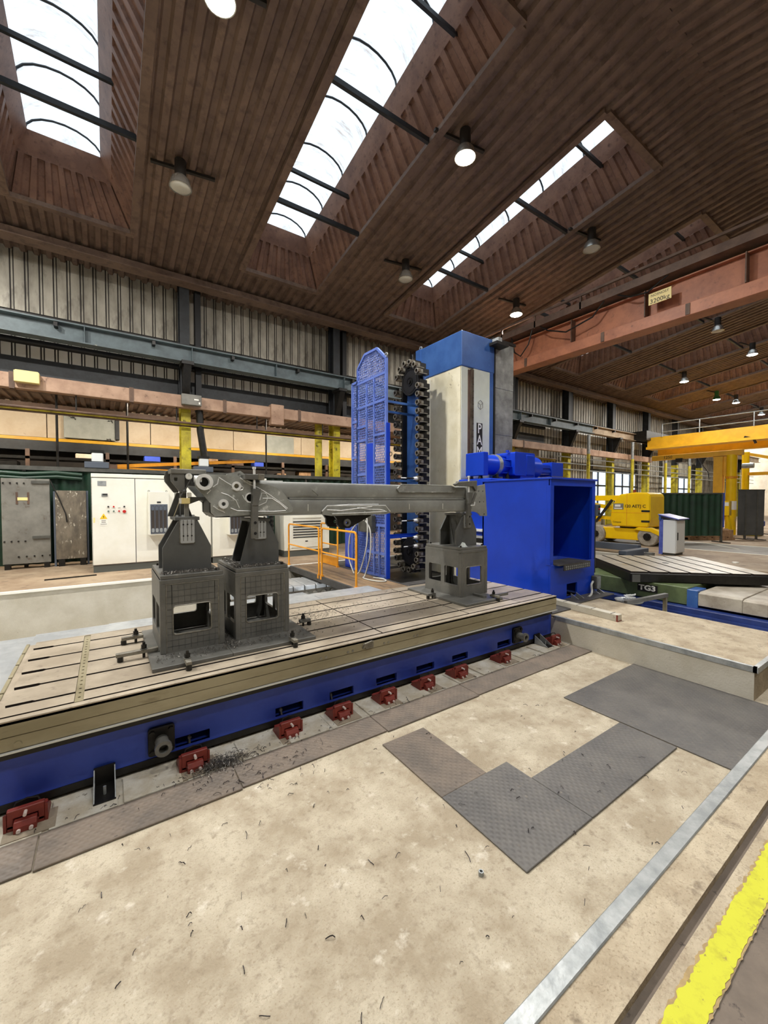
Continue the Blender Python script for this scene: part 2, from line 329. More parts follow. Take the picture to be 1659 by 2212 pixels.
# near side: kerb, channel, walkway
st(mk('floor_kerb', B().box(-8.5, .585, -.3, 12.2, .72, H), 'conc_raise'))
st(mk('floor_channel', B().box(-8.5, .548, -.3, 12.2, .585, H - .03), 'asphalt'))
st(mk('floor_kerb_edge', B().box(-8.5, .42, -.3, 12.2, .548, H), 'conc_raise'))
st(mk('floor_walkway', B().box(-8.5, -8.5, -.3, 12.2, .42, H - .004), 'asphalt'))
st(mk('trim_6', B().box(-8.5, .715, H - .12, 12.2, .775, H + .008), 'galv', bev=.004))
def ragged(x0, x1, y0, y1, z, j=.006):
    n = 700; b = B(); v = []; f = []
    for i in range(n + 1):
        x = x0 + (x1 - x0) * i / n; v += [(x, y0 + random.uniform(-j, j) * .6, z), (x, y1 + random.uniform(-j, j), z)]
    return b.add(v, [(2 * i, 2 * i + 2, 2 * i + 3, 2 * i + 1) for i in range(n)])
st(mk('trim_13', ragged(-2, 9, .42, .512, H + .0015, .006), 'dirt'))
st(mk('trim_7', ragged(-2, 9, .425, .505, H + .003), 'yellow_paint'))
# ---- walls that close the hall
st(mk('wall_left', B().box(-7.0, -8.7, -1, -6.7, 19, 10.4), 'wallsheet'))
st(mk('wall_front', B().box(-8.8, -8.8, -1, 58, -8.5, 8.4), 'wallsheet'))
st(mk('wall_end', B().box(58, -8.8, 0, 58.3, 19, 10.4), 'panelwhite'))
# back wall: profiled sheets above the low aisle, down to the floor further on
wb = sroot('wall_back', (0, 13.9, 0))
def wsheet(w, z0, z1):
    b = B(); p = .285; n = int(round(w / p)); v = []; f = []; prof = []
    for i in range(n):
        u = i * p; prof += [(u, 0), (u + .195, 0), (u + .205, .035), (u + .215, .035), (u + .225, 0), (u + .262, 0), (u + .27, .035), (u + .278, .035)]
    prof.append((n * p, 0))
    for u, d in prof: v += [(u, 13.9 + d, z0), (u, 13.9 + d, z1)]
    return b.add(v, [(2 * i, 2 * i + 2, 2 * i + 3, 2 * i + 1) for i in range(len(prof) - 1)])
def ribs(w, z0, z1):
    b = B()
    for i in range(int(round(w / .285))):
        for u in (.2, .264): b.box(i * .285 + u, 13.888, z0, i * .285 + u + .016, 13.93, z1)
    return b
SW = .285 * 4
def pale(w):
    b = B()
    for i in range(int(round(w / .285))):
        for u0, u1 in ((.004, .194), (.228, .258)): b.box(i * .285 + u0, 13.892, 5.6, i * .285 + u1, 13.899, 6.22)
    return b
me_pale = mesh('painted_light_strip', pale(SW), 'label_w')  # white strips put the light showing under the crane beam into colour
me_up, me_ur = mesh('sheet', wsheet(SW, 5.0, 8.4), 'wallsheet', recalc=False), mesh('sheet_rib', ribs(SW, 5.0, 8.4), 'rib')
me_lo, me_lr = mesh('sheet', wsheet(SW, .3, 5.0), 'wallsheet', recalc=False), mesh('sheet_rib', ribs(SW, .3, 5.0), 'rib')
WIN = [(26.6, 28.4), (28.9, 30.8), (36.7, 38.4), (39.9, 41.6)]
nx = int(64 / SW)
for i in range(nx):
    x = -8.4 + i * SW
    s_ = link('sheet', me_up, wb, (x, 0, 0)); link('sheet_rib', me_ur, s_, (x, 0, 0)); link('painted_light_strip', me_pale, s_, (x, 0, 0))
    if x > 20.0 and not any(a - SW < x + SW / 2 < b + SW / 2 for a, b in WIN):
        s_ = link('sheet', me_lo, wb, (x, 0, 0)); link('sheet_rib', me_lr, s_, (x, 0, 0))
for k, (a, b_) in enumerate(((25.4, 31.9), (35.5, 42.8))):
    w = sroot('window_%d' % (k + 30), (a, 13.9, 0))
    pw = (b_ - a) / 6
    for i in range(6):
        for z0, z1 in ((.95, 2.85), (2.95, 3.85)): mk('pane', B().box(a + pw * i + .04, 13.92, z0, a + pw * (i + 1) - .04, 13.93, z1), 'winglass', w)
    mk('sill_wall', B().box(a, 13.9, .3, b_, 14.0, .9), 'wallsheet', w); mk('lintel', B().box(a, 13.9, 3.9, b_, 14.0, 5.02), 'wallsheet', w)
    f = B(); x = a
    while x <= b_ + .01: f.box(x - .04, 13.88, .9, x + .04, 13.97, 3.9); x += (b_ - a) / 6
    for z in (.9, 2.9, 3.9): f.box(a, 13.88, z - .05, b_, 13.97, z + .05)
    mk('window_frame', f, 'darksteel', w)
st(mk('wall_back_shade_band', B().box(-8.4, 13.86, 5.0, 20.5, 13.88, 5.6), 'darksteel'))  # dark band painted for the shade on the wall below the beam and pipes
# low aisle behind
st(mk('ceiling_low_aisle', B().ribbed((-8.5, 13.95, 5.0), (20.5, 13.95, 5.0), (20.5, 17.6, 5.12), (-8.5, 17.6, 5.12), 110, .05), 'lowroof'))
wl = sroot('wall_aisle', (0, 17.5, 0)); me_p = mesh('panel', B().box(.012, 17.5, 4.02, 2.988, 17.6, 5.2), 'panelwhite', bev=.008)
for i in range(9): link('panel', me_p, wl, (-7.6 + 3 * i, 0, 0))
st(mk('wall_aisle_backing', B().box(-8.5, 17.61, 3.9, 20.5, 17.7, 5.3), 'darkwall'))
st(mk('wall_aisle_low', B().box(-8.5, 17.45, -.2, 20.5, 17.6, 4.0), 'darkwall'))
st(mk('wall_aisle_end', B().box(20.5, 13.95, -.2, 20.6, 17.6, 5.1), 'wallsheet'))
st(mk('trim_8', B().box(-8.5, 17.2, 3.88, 20.5, 17.3, 3.98), 'crane_y'))
st(mk('trim_9', B().box(-8.5, 17.1, 3.55, 20.5, 17.35, 3.86), 'darksteel'))
st(mk('trim_10', B().box(-8.5, 13.9, 4.78, 20.5, 14.1, 5.0).box(-8.5, 17.1, 4.86, 20.5, 17.3, 5.06), 'beamrust'))
# ---- roof: profiled sheets, open where the rooflights stand
cl = sroot('ceiling', (0, RY, 9.8)); SL = [3.3 + 5 * n for n in range(-2, 10)]; RW = 2.37
def dsheet(w, y0, y1, n):
    v = []; p = w / n; prof = []
    for i in range(n): prof += [((i + t) * p, h) for t, h in ((0, 0), (.38, 0), (.52, .075), (.86, .075))]
    prof.append((w, 0))
    for u, d in prof: v += [(u, y0, rz(y0) + d), (u, y1, rz(y1) + d)]
    return mesh('roof_sheet', B().add(v, [(2 * i, 2 * i + 2, 2 * i + 3, 2 * i + 1) for i in range(len(prof) - 1)]), 'roof', recalc=False)
YN, YF = 4.3, 12.0
ms = [dsheet((5 - RW) / 3, RY, 14.0, 3), dsheet((5 - RW) / 3, -8.6, RY, 3)]
mg = [dsheet(RW / 3, RY, YN, 3), dsheet(RW / 3, YF, 14.0, 3), dsheet(RW / 3, 2 * RY - YN, RY, 3), dsheet(RW / 3, -8.6, 2 * RY - YF, 3)]
for x in SL:
    for k in range(3):
        for m_ in ms: link('roof_sheet', m_, cl, (x + RW + k * (5 - RW) / 3, 0, 0))
        for m_ in mg: link('roof_sheet', m_, cl, (x + k * RW / 3, 0, 0))
mk('ridge_cap', B().box(-8.5, RY - .15, 9.83, 58, RY + .15, 9.86), 'roof', cl)
def skylight(num, mirror):
    X0 = 3.3; f = (lambda y: 2 * RY - y) if mirror else (lambda y: y)
    P = lambda x, y, dz: (X0 + x, f(y), rz(y) + dz)
    r = sroot('window_%d' % num, P(0, YF, 0))
    lv = [(0, 0, 0, 0, 0), (.2, .42, .33, .25, .75), (.4, .62, .5, .4, 1.15)]
    C4 = [[P(l[0], YF - l[2], l[4]), P(RW - l[1], YF - l[2], l[4]), P(RW - l[1], YN + l[3], l[4]), P(l[0], YN + l[3], l[4])] for l in lv]
    for k in range(4):
        a, b = k, (k + 1) % 4; n = 8 if k % 2 == 0 else 27
        mk('side_panel', B().ribbed(C4[0][a], C4[0][b], C4[1][b], C4[1][a], n, .05), 'roofrust', r)
        mk('band_board', B().slab(C4[1][a], C4[1][b], C4[2][b], C4[2][a], .05), 'roofrust', r)
        mk('rim_trim', B().bar(C4[0][a], C4[0][b], .16, .1), 'roof', r)
    # barrel vault
    x0, x1 = .4, RW - .62; w = x1 - x0; rise = .42
    arc = [(x0 + w * (1 - math.cos(math.pi * i / 10)) / 2, rise * math.sin(math.pi * i / 10)) for i in range(11)]
    ys = []; y = YF - .5
    while y > YN + .5: ys.append(y); y -= 1.15
    ys.append(YN + .4)
    for a, b in zip(ys, ys[1:]):
        v = [P(x, a, 1.15 + h) for x, h in arc] + [P(x, b, 1.15 + h) for x, h in arc]
        mk('pane', B().add(v, [(i, i + 1, 12 + i, 11 + i) for i in range(10)]), 'vault', r, smooth=True)
    for y in ys: mk('arch_bar', B().tube([P(x, y, 1.15 + h - .02) for x, h in arc], .022, 6), 'darksteel', r)
    for y in (ys[0], ys[-1]): mk('end_pane', B().add([P(x, y, 1.15 + h) for x, h in arc], [tuple(range(11))]), 'vault', r)
    for y in (6.54, 9.34): mk('tie_bar', B().bar(P(-.02, y, .02), P(RW, y, .02), .07, .1), 'darksteel', r)
    for y in (9.2, 5.4): mk('tie_bar', B().bar(P(.15, y, .72), P(RW - .4, y, .72), .06, .08), 'darksteel', r)
    return r
s1, s2 = skylight(1, False), skylight(2, True)
for k, n in enumerate([n for n in range(-2, 10) if n != 0]):
    for s_, q in ((s1, 0), (s2, 1)):
        c = copy_tree(s_, (5 * n, 0, 0)); c.name = 'window_%d' % (3 + 2 * k + q)
# ---- frames
st(mk('trim_eaves', B().box(-8.5, 12.9, 8.16, 58, 13.1, 8.36).box(-8.5, 12.8, 8.14, 58, 13.2, 8.165), 'roof'))
def hall_column(x, k):
    r = thing('hall_column', None, None, (x, 13.4, H)); st(r)
    b = B()
    for (a0, b0, a1, b1) in ((-.13, -.2, .13, -.17), (-.13, .17, .13, .2), (-.015, -.17, .015, .17)): b.box(x + a0, 13.4 + b0, 4.7, x + a1, 13.4 + b1, 8.35)
    mk('upper_shaft', b, 'darksteel', r)
    b = B()
    for (a0, b0, a1, b1) in ((-.13, -.2, .13, -.17), (-.13, .17, .13, .2), (-.015, -.17, .015, .17)): b.box(x + a0, 13.4 + b0, H, x + a1, 13.4 + b1, 4.7)
    mk('lower_shaft', b, 'yellow', r)
    mk('crane_bracket', B().plate([(12.75, 5.8), (13.22, 5.8), (13.22, 4.99), (13.12, 4.99)], [], 'yz', x - .1, x + .1).box(x - .16, 12.7, 5.8, x + .16, 13.2, 5.9), 'blackoil', r)
    mk('knee_plate', B().box(x + .3, 13.3, 4.6, x + .46, 13.5, 8.2), 'black', r)
    return r
for n in range(-2, 11): hall_column(1.97 + 5 * n, n)
for k, x in enumerate((6.3, 11.3, 16.3)):
    mk('service_post', B().cyl((x, 13.35, H), (x, 13.35, 4.7), .13, 14), 'yellow', None, True)['kind'] = 'structure'
# ================================================================== crane runway and services on the back wall
r = thing('crane_runway_beam', 'blue grey crane runway beam along the back wall', 'crane beam', (-6.6, 13, 5.66))
def ibeam(b, x0, x1, y, z0, z1, w, tf=.03, tw=.02):
    return b.box(x0, y - w / 2, z0, x1, y + w / 2, z0 + tf).box(x0, y - w / 2, z1 - tf, x1, y + w / 2, z1).box(x0, y - tw, z0 + tf, x1, y + tw, z1 - tf)
mk('girder', ibeam(B(), -6.6, 24, 13, 5.9, 6.36, .34), 'bluegrey', r)
mk('girder', ibeam(B(), 24.02, 57, 13, 5.9, 6.36, .34), 'conc_far', r)  # far half coloured tan for the light on it, same beam
mk('rail', B().box(-6.6, 12.96, 6.36, 57, 13.04, 6.43), 'blackoil', r)
for i in range(16): mk('clip', B().box(-5.2 + 2.1 * i, 12.8, 6.2, -5.12 + 2.1 * i, 12.98, 6.3), 'blackoil', r)
for i in range(9): mk('stiffener', B().box(-.4 + 2.5 * i, 12.84, 5.93, -.385 + 2.5 * i, 12.98, 6.33), 'bluegrey', r)
tag(mk('dark_pipe', B().cyl((-6.6, 13.72, 5.97), (20.3, 13.72, 5.97), .085, 12), 'black', None, True), 'black pipe running under the crane runway beam', 'pipe')
r = thing('conductor_line', 'thin dark conductor line above the crane runway rail', 'cable', (-6.6, 13.5, 6.5))
mk('wire', B().cyl((-6.6, 13.66, 6.68), (50, 13.66, 6.68), .025, 6), 'blackoil', r); mk('wire', B().cyl((-6.6, 13.7, 6.58), (50, 13.7, 6.58), .02, 6), 'blackoil', r)
for i in range(20): mk('holder', B().box(-6 + 2.6 * i, 13.64, 6.5, -5.96 + 2.6 * i, 13.885, 6.7), 'blackoil', r)
r = thing('cable_duct', 'tan metal cable duct crossing the back wall below the crane beam', 'duct', (-6.6, 13, 4.55))
for i in range(16): mk('duct_section', B().box(-6.6 + 2.4 * i, 12.9, 4.6, -4.21 + 2.4 * i, 13.12, 4.95), 'duct', r, bev=.01)
for i in range(10): mk('joint_strap', B().box(-4.25 + 2.4 * i, 12.885, 4.58, -4.15 + 2.4 * i, 13.13, 4.97), 'beamrust', r)
tag(mk('junction_box', B().box(-1.72, 12.74, 4.88, -1.3, 12.89, 5.0).box(-1.74, 12.72, 4.72, -1.28, 12.885, 4.98), 'label_cream', None, bev=.008), 'cream junction box on the tan cable duct at the far left', 'junction box')
r = thing('switch_box', 'grey switch box with small labels on the cable duct by the yellow column', 'switch box', (2.05, 12.8, 4.66))
mk('body', B().box(1.8, 12.72, 4.66, 2.32, 12.885, 4.96), 'plategrey', r, bev=.01); mk('label_plate', B().box(2.12, 12.71, 4.8, 2.24, 12.722, 4.84), 'label_w', r); mk('label_plate', B().box(2.24, 12.71, 4.7, 2.28, 12.722, 4.76), 'label_w', r)
tag(mk('hanging_box', B().box(4.41, 12.82, 4.38, 4.83, 13.1, 5.03), 'duct', None, bev=.012), 'tan box hanging lower than the cable duct', 'box')
r = thing('pipe_rack', 'bundle of brown pipes crossing in front of the cream panel wall', 'pipe', (-6.6, 13.2, 4.1))
for k in range(3): mk('pipe', B().cyl((-6.6, 12.96 + .07 * k, 4.18 - .035 * k), (20.3, 12.96 + .07 * k, 4.18 - .035 * k), .03, 8), ('beamrust', 'yellow', 'beamrust')[k], r, True)
for i in range(9): mk('hanger', B().cyl((-5.2 + 2.3 * i, 13.0, 4.18), (-5.2 + 2.3 * i, 13.0, 4.6), .018, 6), 'blackoil', r)
for i, x in enumerate((-2.4, -1.1, .55, 4.75, 7.7)):
    tag(mk('drop_rod', B().cyl((x, 14.4, 5.06), (x - (.35 if i == 0 else 0), 14.4, 2.75), .03, 8), 'blackoil', None, True), 'dark rod hanging before the cream panels, ' + ('slanted, at the far left', 'left of the grey wall board', 'right of the grey wall board', 'left of the yellow column pair', 'right of the yellow column pair')[i], 'rod', 'hanging rods')
tag(mk('slanted_pipe', B().tube([(2.32, 13.1, 4.8), (2.34, 13.1, 4.0), (2.48, 13.1, 3.0), (2.6, 13.1, 2.0)], .1, 12), 'blackoil', None, True), 'thick dark pipe leaning beside the yellow column', 'pipe')
r = thing('wall_board', 'grey wall board with wire hooks on the cream panels', 'board', (-.55, 17.4, 4.0))
mk('board', B().box(-1.15, 17.38, 4.05, .3, 17.49, 4.92), 'boardgrey', r, bev=.01); mk('side_edge', B().box(.3, 17.3, 4.1, .42, 17.49, 4.8), 'darksteel', r)
for x, z in ((-1.0, 4.8), (-.95, 4.75), (.1, 4.75), (.05, 4.1)): mk('hook', B().tube([(x, 17.37, z), (x, 17.33, z - .03), (x + .1, 17.33, z), (x + .12, 17.37, z - .08)], .012, 6), 'blackoil', r)
tag(mk('wall_board', B().box(5.75, 17.38, 3.98, 7.0, 17.49, 4.75), 'boardgrey', None, bev=.01), 'plain pale grey wall board on the cream panels behind the boom', 'board')
# low aisle: tube lamps, stored beams, shelving
for i, x in enumerate((-3, 1.5, 6, 10.5, 15)):
    r = thing('tube_lamp', 'tube lamp %s under the low aisle roof' % ('first', 'second', 'third', 'fourth', 'fifth')[i], 'lamp', (x, 14.25, 4.98), 'low aisle tube lamps'); r['label'] = 'white tube lamp under the low aisle roof, number %s from the left' % ('one', 'two', 'three', 'four', 'five')[i]
    mk('housing', B().box(x - .8, 14.2, 4.92, x + .8, 14.3, 5.02), 'label_w', r); mk('tube', B().cyl((x - .75, 14.25, 4.9), (x + .75, 14.25, 4.9), .025, 8), 'tube_on', r)
    l = bpy.data.lights.new('tube_light', 'AREA'); l.shape = 'RECTANGLE'; l.size = 1.5; l.size_y = .1; l.energy = TUBE_W; l.color = (1, .88, .72)
    lo = bpy.data.objects.new('tube_light', l); COL.objects.link(lo); lo.parent = r; lo.location = (0, 0, -.12); lo.rotation_euler = (.5, 0, 0)
r = thing('aisle_shelving', 'dark storage shelving in the low aisle behind the green screen', 'shelf', (2, 16.6, H))
for z in (1.5, 2.6, 3.2): mk('shelf_board', B().box(-6, 16.2, z, 12, 17.0, z + .08), 'blackoil', r)
for i in range(10): mk('post', B().box(-6 + 2 * i, 16.2, H, -5.9 + 2 * i, 16.3, 3.5), 'beamrust', r)
cols = ('blackoil', 'bedblue', 'greybeam', 'panelwhite', 'beamrust', 'wood', 'plategrey')
ORD = ('first', 'second', 'third', 'fourth', 'fifth', 'sixth', 'seventh', 'eighth', 'ninth', 'tenth', 'eleventh', 'twelfth', 'thirteenth', 'fourteenth', 'fifteenth', 'sixteenth')
for i in range(16):
    x = -4.6 + .95 * i; w = random.uniform(.3, .6); hh = random.uniform(.2, .5); z = random.choice((2.68, 3.28, 2.68)); c = random.choice(cols)
    tag(mk('stored_box', B().box(x, 16.3, z, x + w, 16.8, z + hh * (1 if z < 3 else .5)), c, None, bev=.02), 'small stored box on the dark aisle shelving, %s from the left' % ORD[i], 'box', 'boxes on the aisle shelving')
r = thing('aisle_jib_crane', 'orange slanted jib arm seen above the white control cabinets', 'jib crane', (1.4, 14.6, 2.7))
mk('arm', B().bar((.2, 14.6, 2.95), (4.3, 14.3, 3.3), .09, .1), 'orange', r); mk('lower_arm', B().bar((.2, 14.6, 2.9), (3.2, 14.4, 2.82), .08, .08), 'orange', r); mk('post', B().box(.1, 14.5, H, .28, 14.7, 3.0), 'beamrust', r)
for i, x in enumerate((-.25, 2.3)):
    r = thing('top_unit', ('white and grey unit standing on the green screen rail left of the orange arm', 'white unit behind the yellow column above the cabinets')[i], 'electrical box', (x, 12.86, 2.76))
    mk('base', B().box(x - .2, 12.74, 2.76, x + .32, 12.98, 2.92), 'acgrey', r, bev=.01); mk('body', B().box(x - .05, 12.76, 2.92, x + .2, 12.96, 3.16), 'pedwhite', r, bev=.02); mk('lid', B().box(x - .07, 12.75, 3.16, x + .22, 12.97, 3.22), 'blackoil', r)
# green screen wall
r = thing('green_screen', 'long dark green welding curtain behind the white cabinets', 'curtain', (0, 12.85, H))
def curtain(x0, x1, y, z0, z1, n, amp):
    v = []; m = n * 6
    for i in range(m + 1):
        u = i / m; x = x0 + (x1 - x0) * u; yy = y + amp * math.sin(u * n * 2 * math.pi) + amp * .5 * math.sin(u * n * 3.7)
        v += [(x, yy, z0), (x, yy, z1)]
    return B().add(v, [(2 * i, 2 * i + 2, 2 * i + 3, 2 * i + 1) for i in range(m)])
for i in range(6): mk('curtain_panel', curtain(-6.4 + 2.4 * i, -4.02 + 2.4 * i, 12.85, .38, 2.66, 9, .03), 'green', r, True)
mk('top_rail', B().box(-6.4, 12.76, 2.66, 8, 12.96, 2.76), 'greybeam', r)
for i in range(7): mk('post', B().box(-6.45 + 2.4 * i, 12.82, H, -6.38 + 2.4 * i, 12.92, 2.68), 'greybeam', r)
for k, z in enumerate((2.6, 2.5)): mk('fold', B().tube([(-2.2, 12.78, z), (-1.6, 12.76, z - .04), (-1.0, 12.77, z + .01), (-.5, 12.78, z - .03)], .05, 8), 'green', r, True)
# leaning plates
r = thing('steel_door_plate', 'tall grey riveted steel plate with a small label, before the green screen', 'steel plate', (-1.55, 12.55, H))
mk('plate', B().box(-1.98, 12.52, .45, -1.12, 12.6, 2.44), 'plategrey', r, bev=.006)
for x, z in [(-1.94 + .12 * i, 2.33) for i in range(4)] + [(-1.94 + .12 * i, .98) for i in range(4)] + [(-1.7 + .14 * i, .62) for i in range(5)]: mk('rivet', B().cyl((x, 12.52, z), (x, 12.5, z), .018, 8), 'blackoil', r)
for z in (2.33, 1.03): mk('handle_bar', B().box(-1.45, 12.48, z, -1.13, 12.52, z + .06), 'greybeam', r)
mk('label_plate', B().box(-1.7, 12.51, 1.93, -1.52, 12.522, 2.0), 'label_cream', r); mk('tape', B().box(-1.73, 12.512, 1.84, -1.69, 12.521, 2.12), 'beamrust', r); mk('tape', B().box(-1.53, 12.512, 1.84, -1.49, 12.521, 2.12), 'beamrust', r)
mk('foot', B().box(-1.95, 12.5, H, -1.85, 12.65, .46), 'blackoil', r); mk('foot', B().box(-1.25, 12.5, H, -1.15, 12.65, .46), 'blackoil', r)
r = thing('scraped_steel_plate', 'scraped paint-worn steel plate left of the white control cabinet', 'steel plate', (-.72, 12.55, H))
mk('plate', B().box(-1.02, 12.5, .5, -.42, 12.58, 2.17), 'plateworn', r, bev=.006); mk('side_channel', B().box(-1.06, 12.55, H, -1.02, 12.7, 2.15).box(-.42, 12.55, H, -.38, 12.7, 2.17), 'acgrey', r)
mk('foot', B().box(-.98, 12.48, H, -.86, 12.66, .5), 'blackoil', r); mk('foot', B().box(-.56, 12.48, H, -.44, 12.66, .5), 'blackoil', r); mk('cable', B().tube([(-1.1, 12.45, 2.4), (-.95, 12.45, 2.0), (-.82, 12.45, 1.6), (-.8, 12.46, 1.4)], .014, 6), 'blackoil', r)
tag(mk('floor_bar', B().bar((-1.05, 10.45, H + .012), (-.2, 10.55, H + .012), .03, .024), 'blackoil', None), 'thin dark steel bar on the floor before the white control cabinet', 'steel bar')
# white control cabinets
def cabinet(name, label, x0, doors, y0, y1, ztop, cap=True):
    r = thing(name, label, 'cabinet', (x0, y0, H)); x1 = x0 + sum(doors)
    mk('body', B().box(x0, y0 + .02, .48, x1, y1, ztop - .09), 'cabgap', r); mk('plinth', B().box(x0 + .01, y0 + .02, H, x1 - .01, y1, .48), 'plinth', r)
    if cap: mk('top_cap', B().box(x0 - .005, y0 - .01, ztop - .085, x1 + .005, y1, ztop), 'cab', r, bev=.008)
    mk('side_sheet', B().box(x0 - .004, y0 + .02, .48, x0 + .004, y1, ztop - .09).box(x1 - .004, y0 + .02, .48, x1 + .004, y1, ztop - .09), 'cab', r)
    x = x0; ds = []
    for w in doors: ds.append(mk('door', B().box(x + .007, y0 - .005, .5, x + w - .007, y0 + .02, ztop - .1), 'cab', r, bev=.005)); x += w
    return r, ds
def acunit(d, x0, y, z0, z1):
    a = mk('cooling_unit', B().plate(rrect(x0, z0, x0 + .42, z1, .015, 2), [], 'xz', y - .24, y - .006), 'cab', d, bev=.008)
    mk('grille_frame', B().box(x0 + .035, y - .25, z0 + .03, x0 + .385, y - .24, z1 - .29), 'acgrey', a)
    for i in range(4): mk('filter_slot', B().plate(rrect(x0 + .05 + .083 * i, z0 + .05, x0 + .115 + .083 * i, z1 - .32, .03, 3), [], 'xz', y - .256, y - .25), 'filter', a)
    for i in range(4):
        mk('grille_light', B().plate(rrect(x0 + .055 + .083 * i, z0 + .06, x0 + .11 + .083 * i, z0 + .16, .025, 3), [], 'xz', y - .259, y - .256), 'galv', a)
        mk('grille_light', B().plate(rrect(x0 + .055 + .083 * i, z1 - .43, x0 + .11 + .083 * i, z1 - .33, .025, 3), [], 'xz', y - .259, y - .256), 'acgrey', a)
    mk('display', B().box(x0 + .17, y - .247, z1 - .26, x0 + .25, y - .24, z1 - .225), 'black', a)
    for x in (x0 + .02, x0 + .38): mk('lifting_eye', B().ring((x, y - .12, z1 + .015), (x, y - .11, z1 + .015), .022, .012, 10), 'darksteel', a)
YC = 10.92
r, ds = cabinet('control_cabinet', 'white control cabinet with push buttons and warning triangle beside the steel plates', -.27, (.815, .815), YC, 11.55, 2.525)
acunit(ds[1], .79, YC, 1.13, 2.13)
d = ds[0]
mk('name_plate', B().box(-.16, YC - .009, 2.25, .0, YC - .005, 2.36), 'acgrey' if 0 else 'galv', d)
mk('door_handle', B().box(-.09, YC - .02, 2.02, .02, YC - .005, 2.08), 'galv', d); mk('door_handle', B().box(-.07, YC - .035, 2.05, .02, YC - .018, 2.08), 'black', d)
for x, z, c in ((.03, 1.79, 'black'), (.13, 1.79, 'red'), (.23, 1.79, 'label_w'), (.33, 1.79, 'black'), (.03, 1.69, 'greenbtn'), (.13, 1.69, 'greenbtn'), (.23, 1.69, 'red'), (.33, 1.68, 'red')):
    q = .034 if (x, z) == (.33, 1.68) else .018; mk('push_button', B().cyl((x, YC - .005, z), (x, YC - .03, z), q, 12), c, d)
w = mk('warning_triangle', B().plate([(-.13, 1.52), (.01, 1.52), (-.06, 1.64)], [], 'xz', YC - .01, YC - .005), 'label_y', d)
mk('lightning_mark', B().plate([(-.055, 1.605), (-.075, 1.565), (-.06, 1.565), (-.07, 1.53), (-.045, 1.572), (-.06, 1.572)], [], 'xz', YC - .013, YC - .01), 'text', w)
w = mk('warning_text_plate', B().plate(rrect(-.135, 1.37, .015, 1.51, .02, 3), [], 'xz', YC - .01, YC - .005), 'label_w', d)
mk('text_line', B().box(-.1, YC - .012, 1.475, -.02, YC - .01, 1.485).box(-.1, YC - .012, 1.44, -.02, YC - .01, 1.45).box(-.12, YC - .012, 1.4, 0, YC - .01, 1.408), 'text', w)
mk('side_tag', B().box(-.245, YC - .009, 1.44, -.215, YC - .005, 1.55), 'label_cream', d)
r, ds = cabinet('control_cabinet', 'white control cabinet half hidden behind the left steel tower', 1.375, (.8, ), YC, 11.55, 2.525)
r, ds = cabinet('control_cabinet', 'white control cabinet with cooling unit seen below the boom head', 2.2, (.7, .7), YC, 11.55, 2.525)
acunit(ds[0], 2.55, YC, 1.05, 2.05)
w = mk('warning_text_plate', B().box(2.24, YC - .01, 1.45, 2.38, YC - .005, 1.58), 'label_w', ds[0]); mk('warning_strip', B().box(2.24, YC - .012, 1.56, 2.38, YC - .01, 1.59), 'label_y', w)
mk('side_panel_dark', B().box(3.62, 10.98, .5, 3.66, 11.5, 2.4), 'acgrey', r)
r = thing('chiller_unit', 'white chiller with slatted front grille behind the orange railing', 'chiller', (4.1, YC, H))
mk('body', B().box(4.1, YC, .5, 5.5, 11.7, 1.62), 'cab', r, bev=.012); mk('plinth', B().box(4.1, YC + .02, H, 5.5, 11.7, .5), 'plinth', r)
for i in range(7): mk('slat_gap', B().box(4.36, YC - .012, .86 + .075 * i, 5.22, YC - .002, .875 + .075 * i + .012), 'darksteel', r)
g = mk('front_panel', B().plate(rect(4.3, .58, 5.3, 1.46), [rect(4.35, .83, 5.23, 1.42)], 'xz', YC - .015, YC - .001), 'cab', r); mk('latch', B().box(4.72, YC - .02, .74, 4.8, YC - .014, .77), 'black', g)
mk('knob', B().cyl((4.22, YC, .56), (4.22, YC - .02, .56), .025, 10), 'black', r)
r = thing('connector_stack', 'black cable connectors between the white cabinet and the chiller', 'connector', (3.85, 11.1, H))
mk('post', B().box(3.78, 11.1, H, 3.86, 11.25, 1.6), 'greybeam', r)
for i in range(8): mk('connector', B().cyl((3.8, 11.1, 1.5 - .13 * i), (3.8, 11.02, 1.48 - .13 * i), .035, 8), 'black', r)
mk('cable_heap', B().tube([(3.82 + .1 * math.cos(i), 11.0 + .06 * math.sin(i * 1.7), .4 + .012 * i) for i in range(24)], .028, 6), 'black', r)
# ================================================================== lamps
def lamp(x, y, lit, label, green=False, k=1.0):
    zt = rz(y); r = thing('high_bay_lamp', label, 'lamp', (x, y, zt - .62), 'high bay lamps under the roof')
    zb = zt - .62
    mk('mounting_bar', B().bar((x - .5, y + .35, zt - .06), (x + .7, y + .15, zt - .06), .07, .05), 'lampbody', r)
    mk('ballast', B().cyl((x, y, zt - .08), (x, y, zb + .22), .11, 12), 'greenlamp' if green else 'lampbody', r, True)
    mk('shade', B().lathe([(.1, .24), (.17, .16), (.215, 0), (.2, 0), (.15, .15), (.0, .2)], (x, y, zb)), 'greenlamp' if green else 'alu', r, True)
    mk('lens', B().lathe([(.2, .012), (.16, -.02), (.09, -.035), (.0, -.04)], (x, y, zb), n=16), 'lens_on' if lit else 'lens_off', r, True)
    if lit:
        l = bpy.data.lights.new('lamp_light', 'AREA'); l.shape = 'DISK'; l.size = .36; l.energy = LAMP_W * k; l.color = (1, .965, .91)
        o = bpy.data.objects.new('lamp_light', l); COL.objects.link(o); o.parent = r; o.location = (0, 0, -.06)
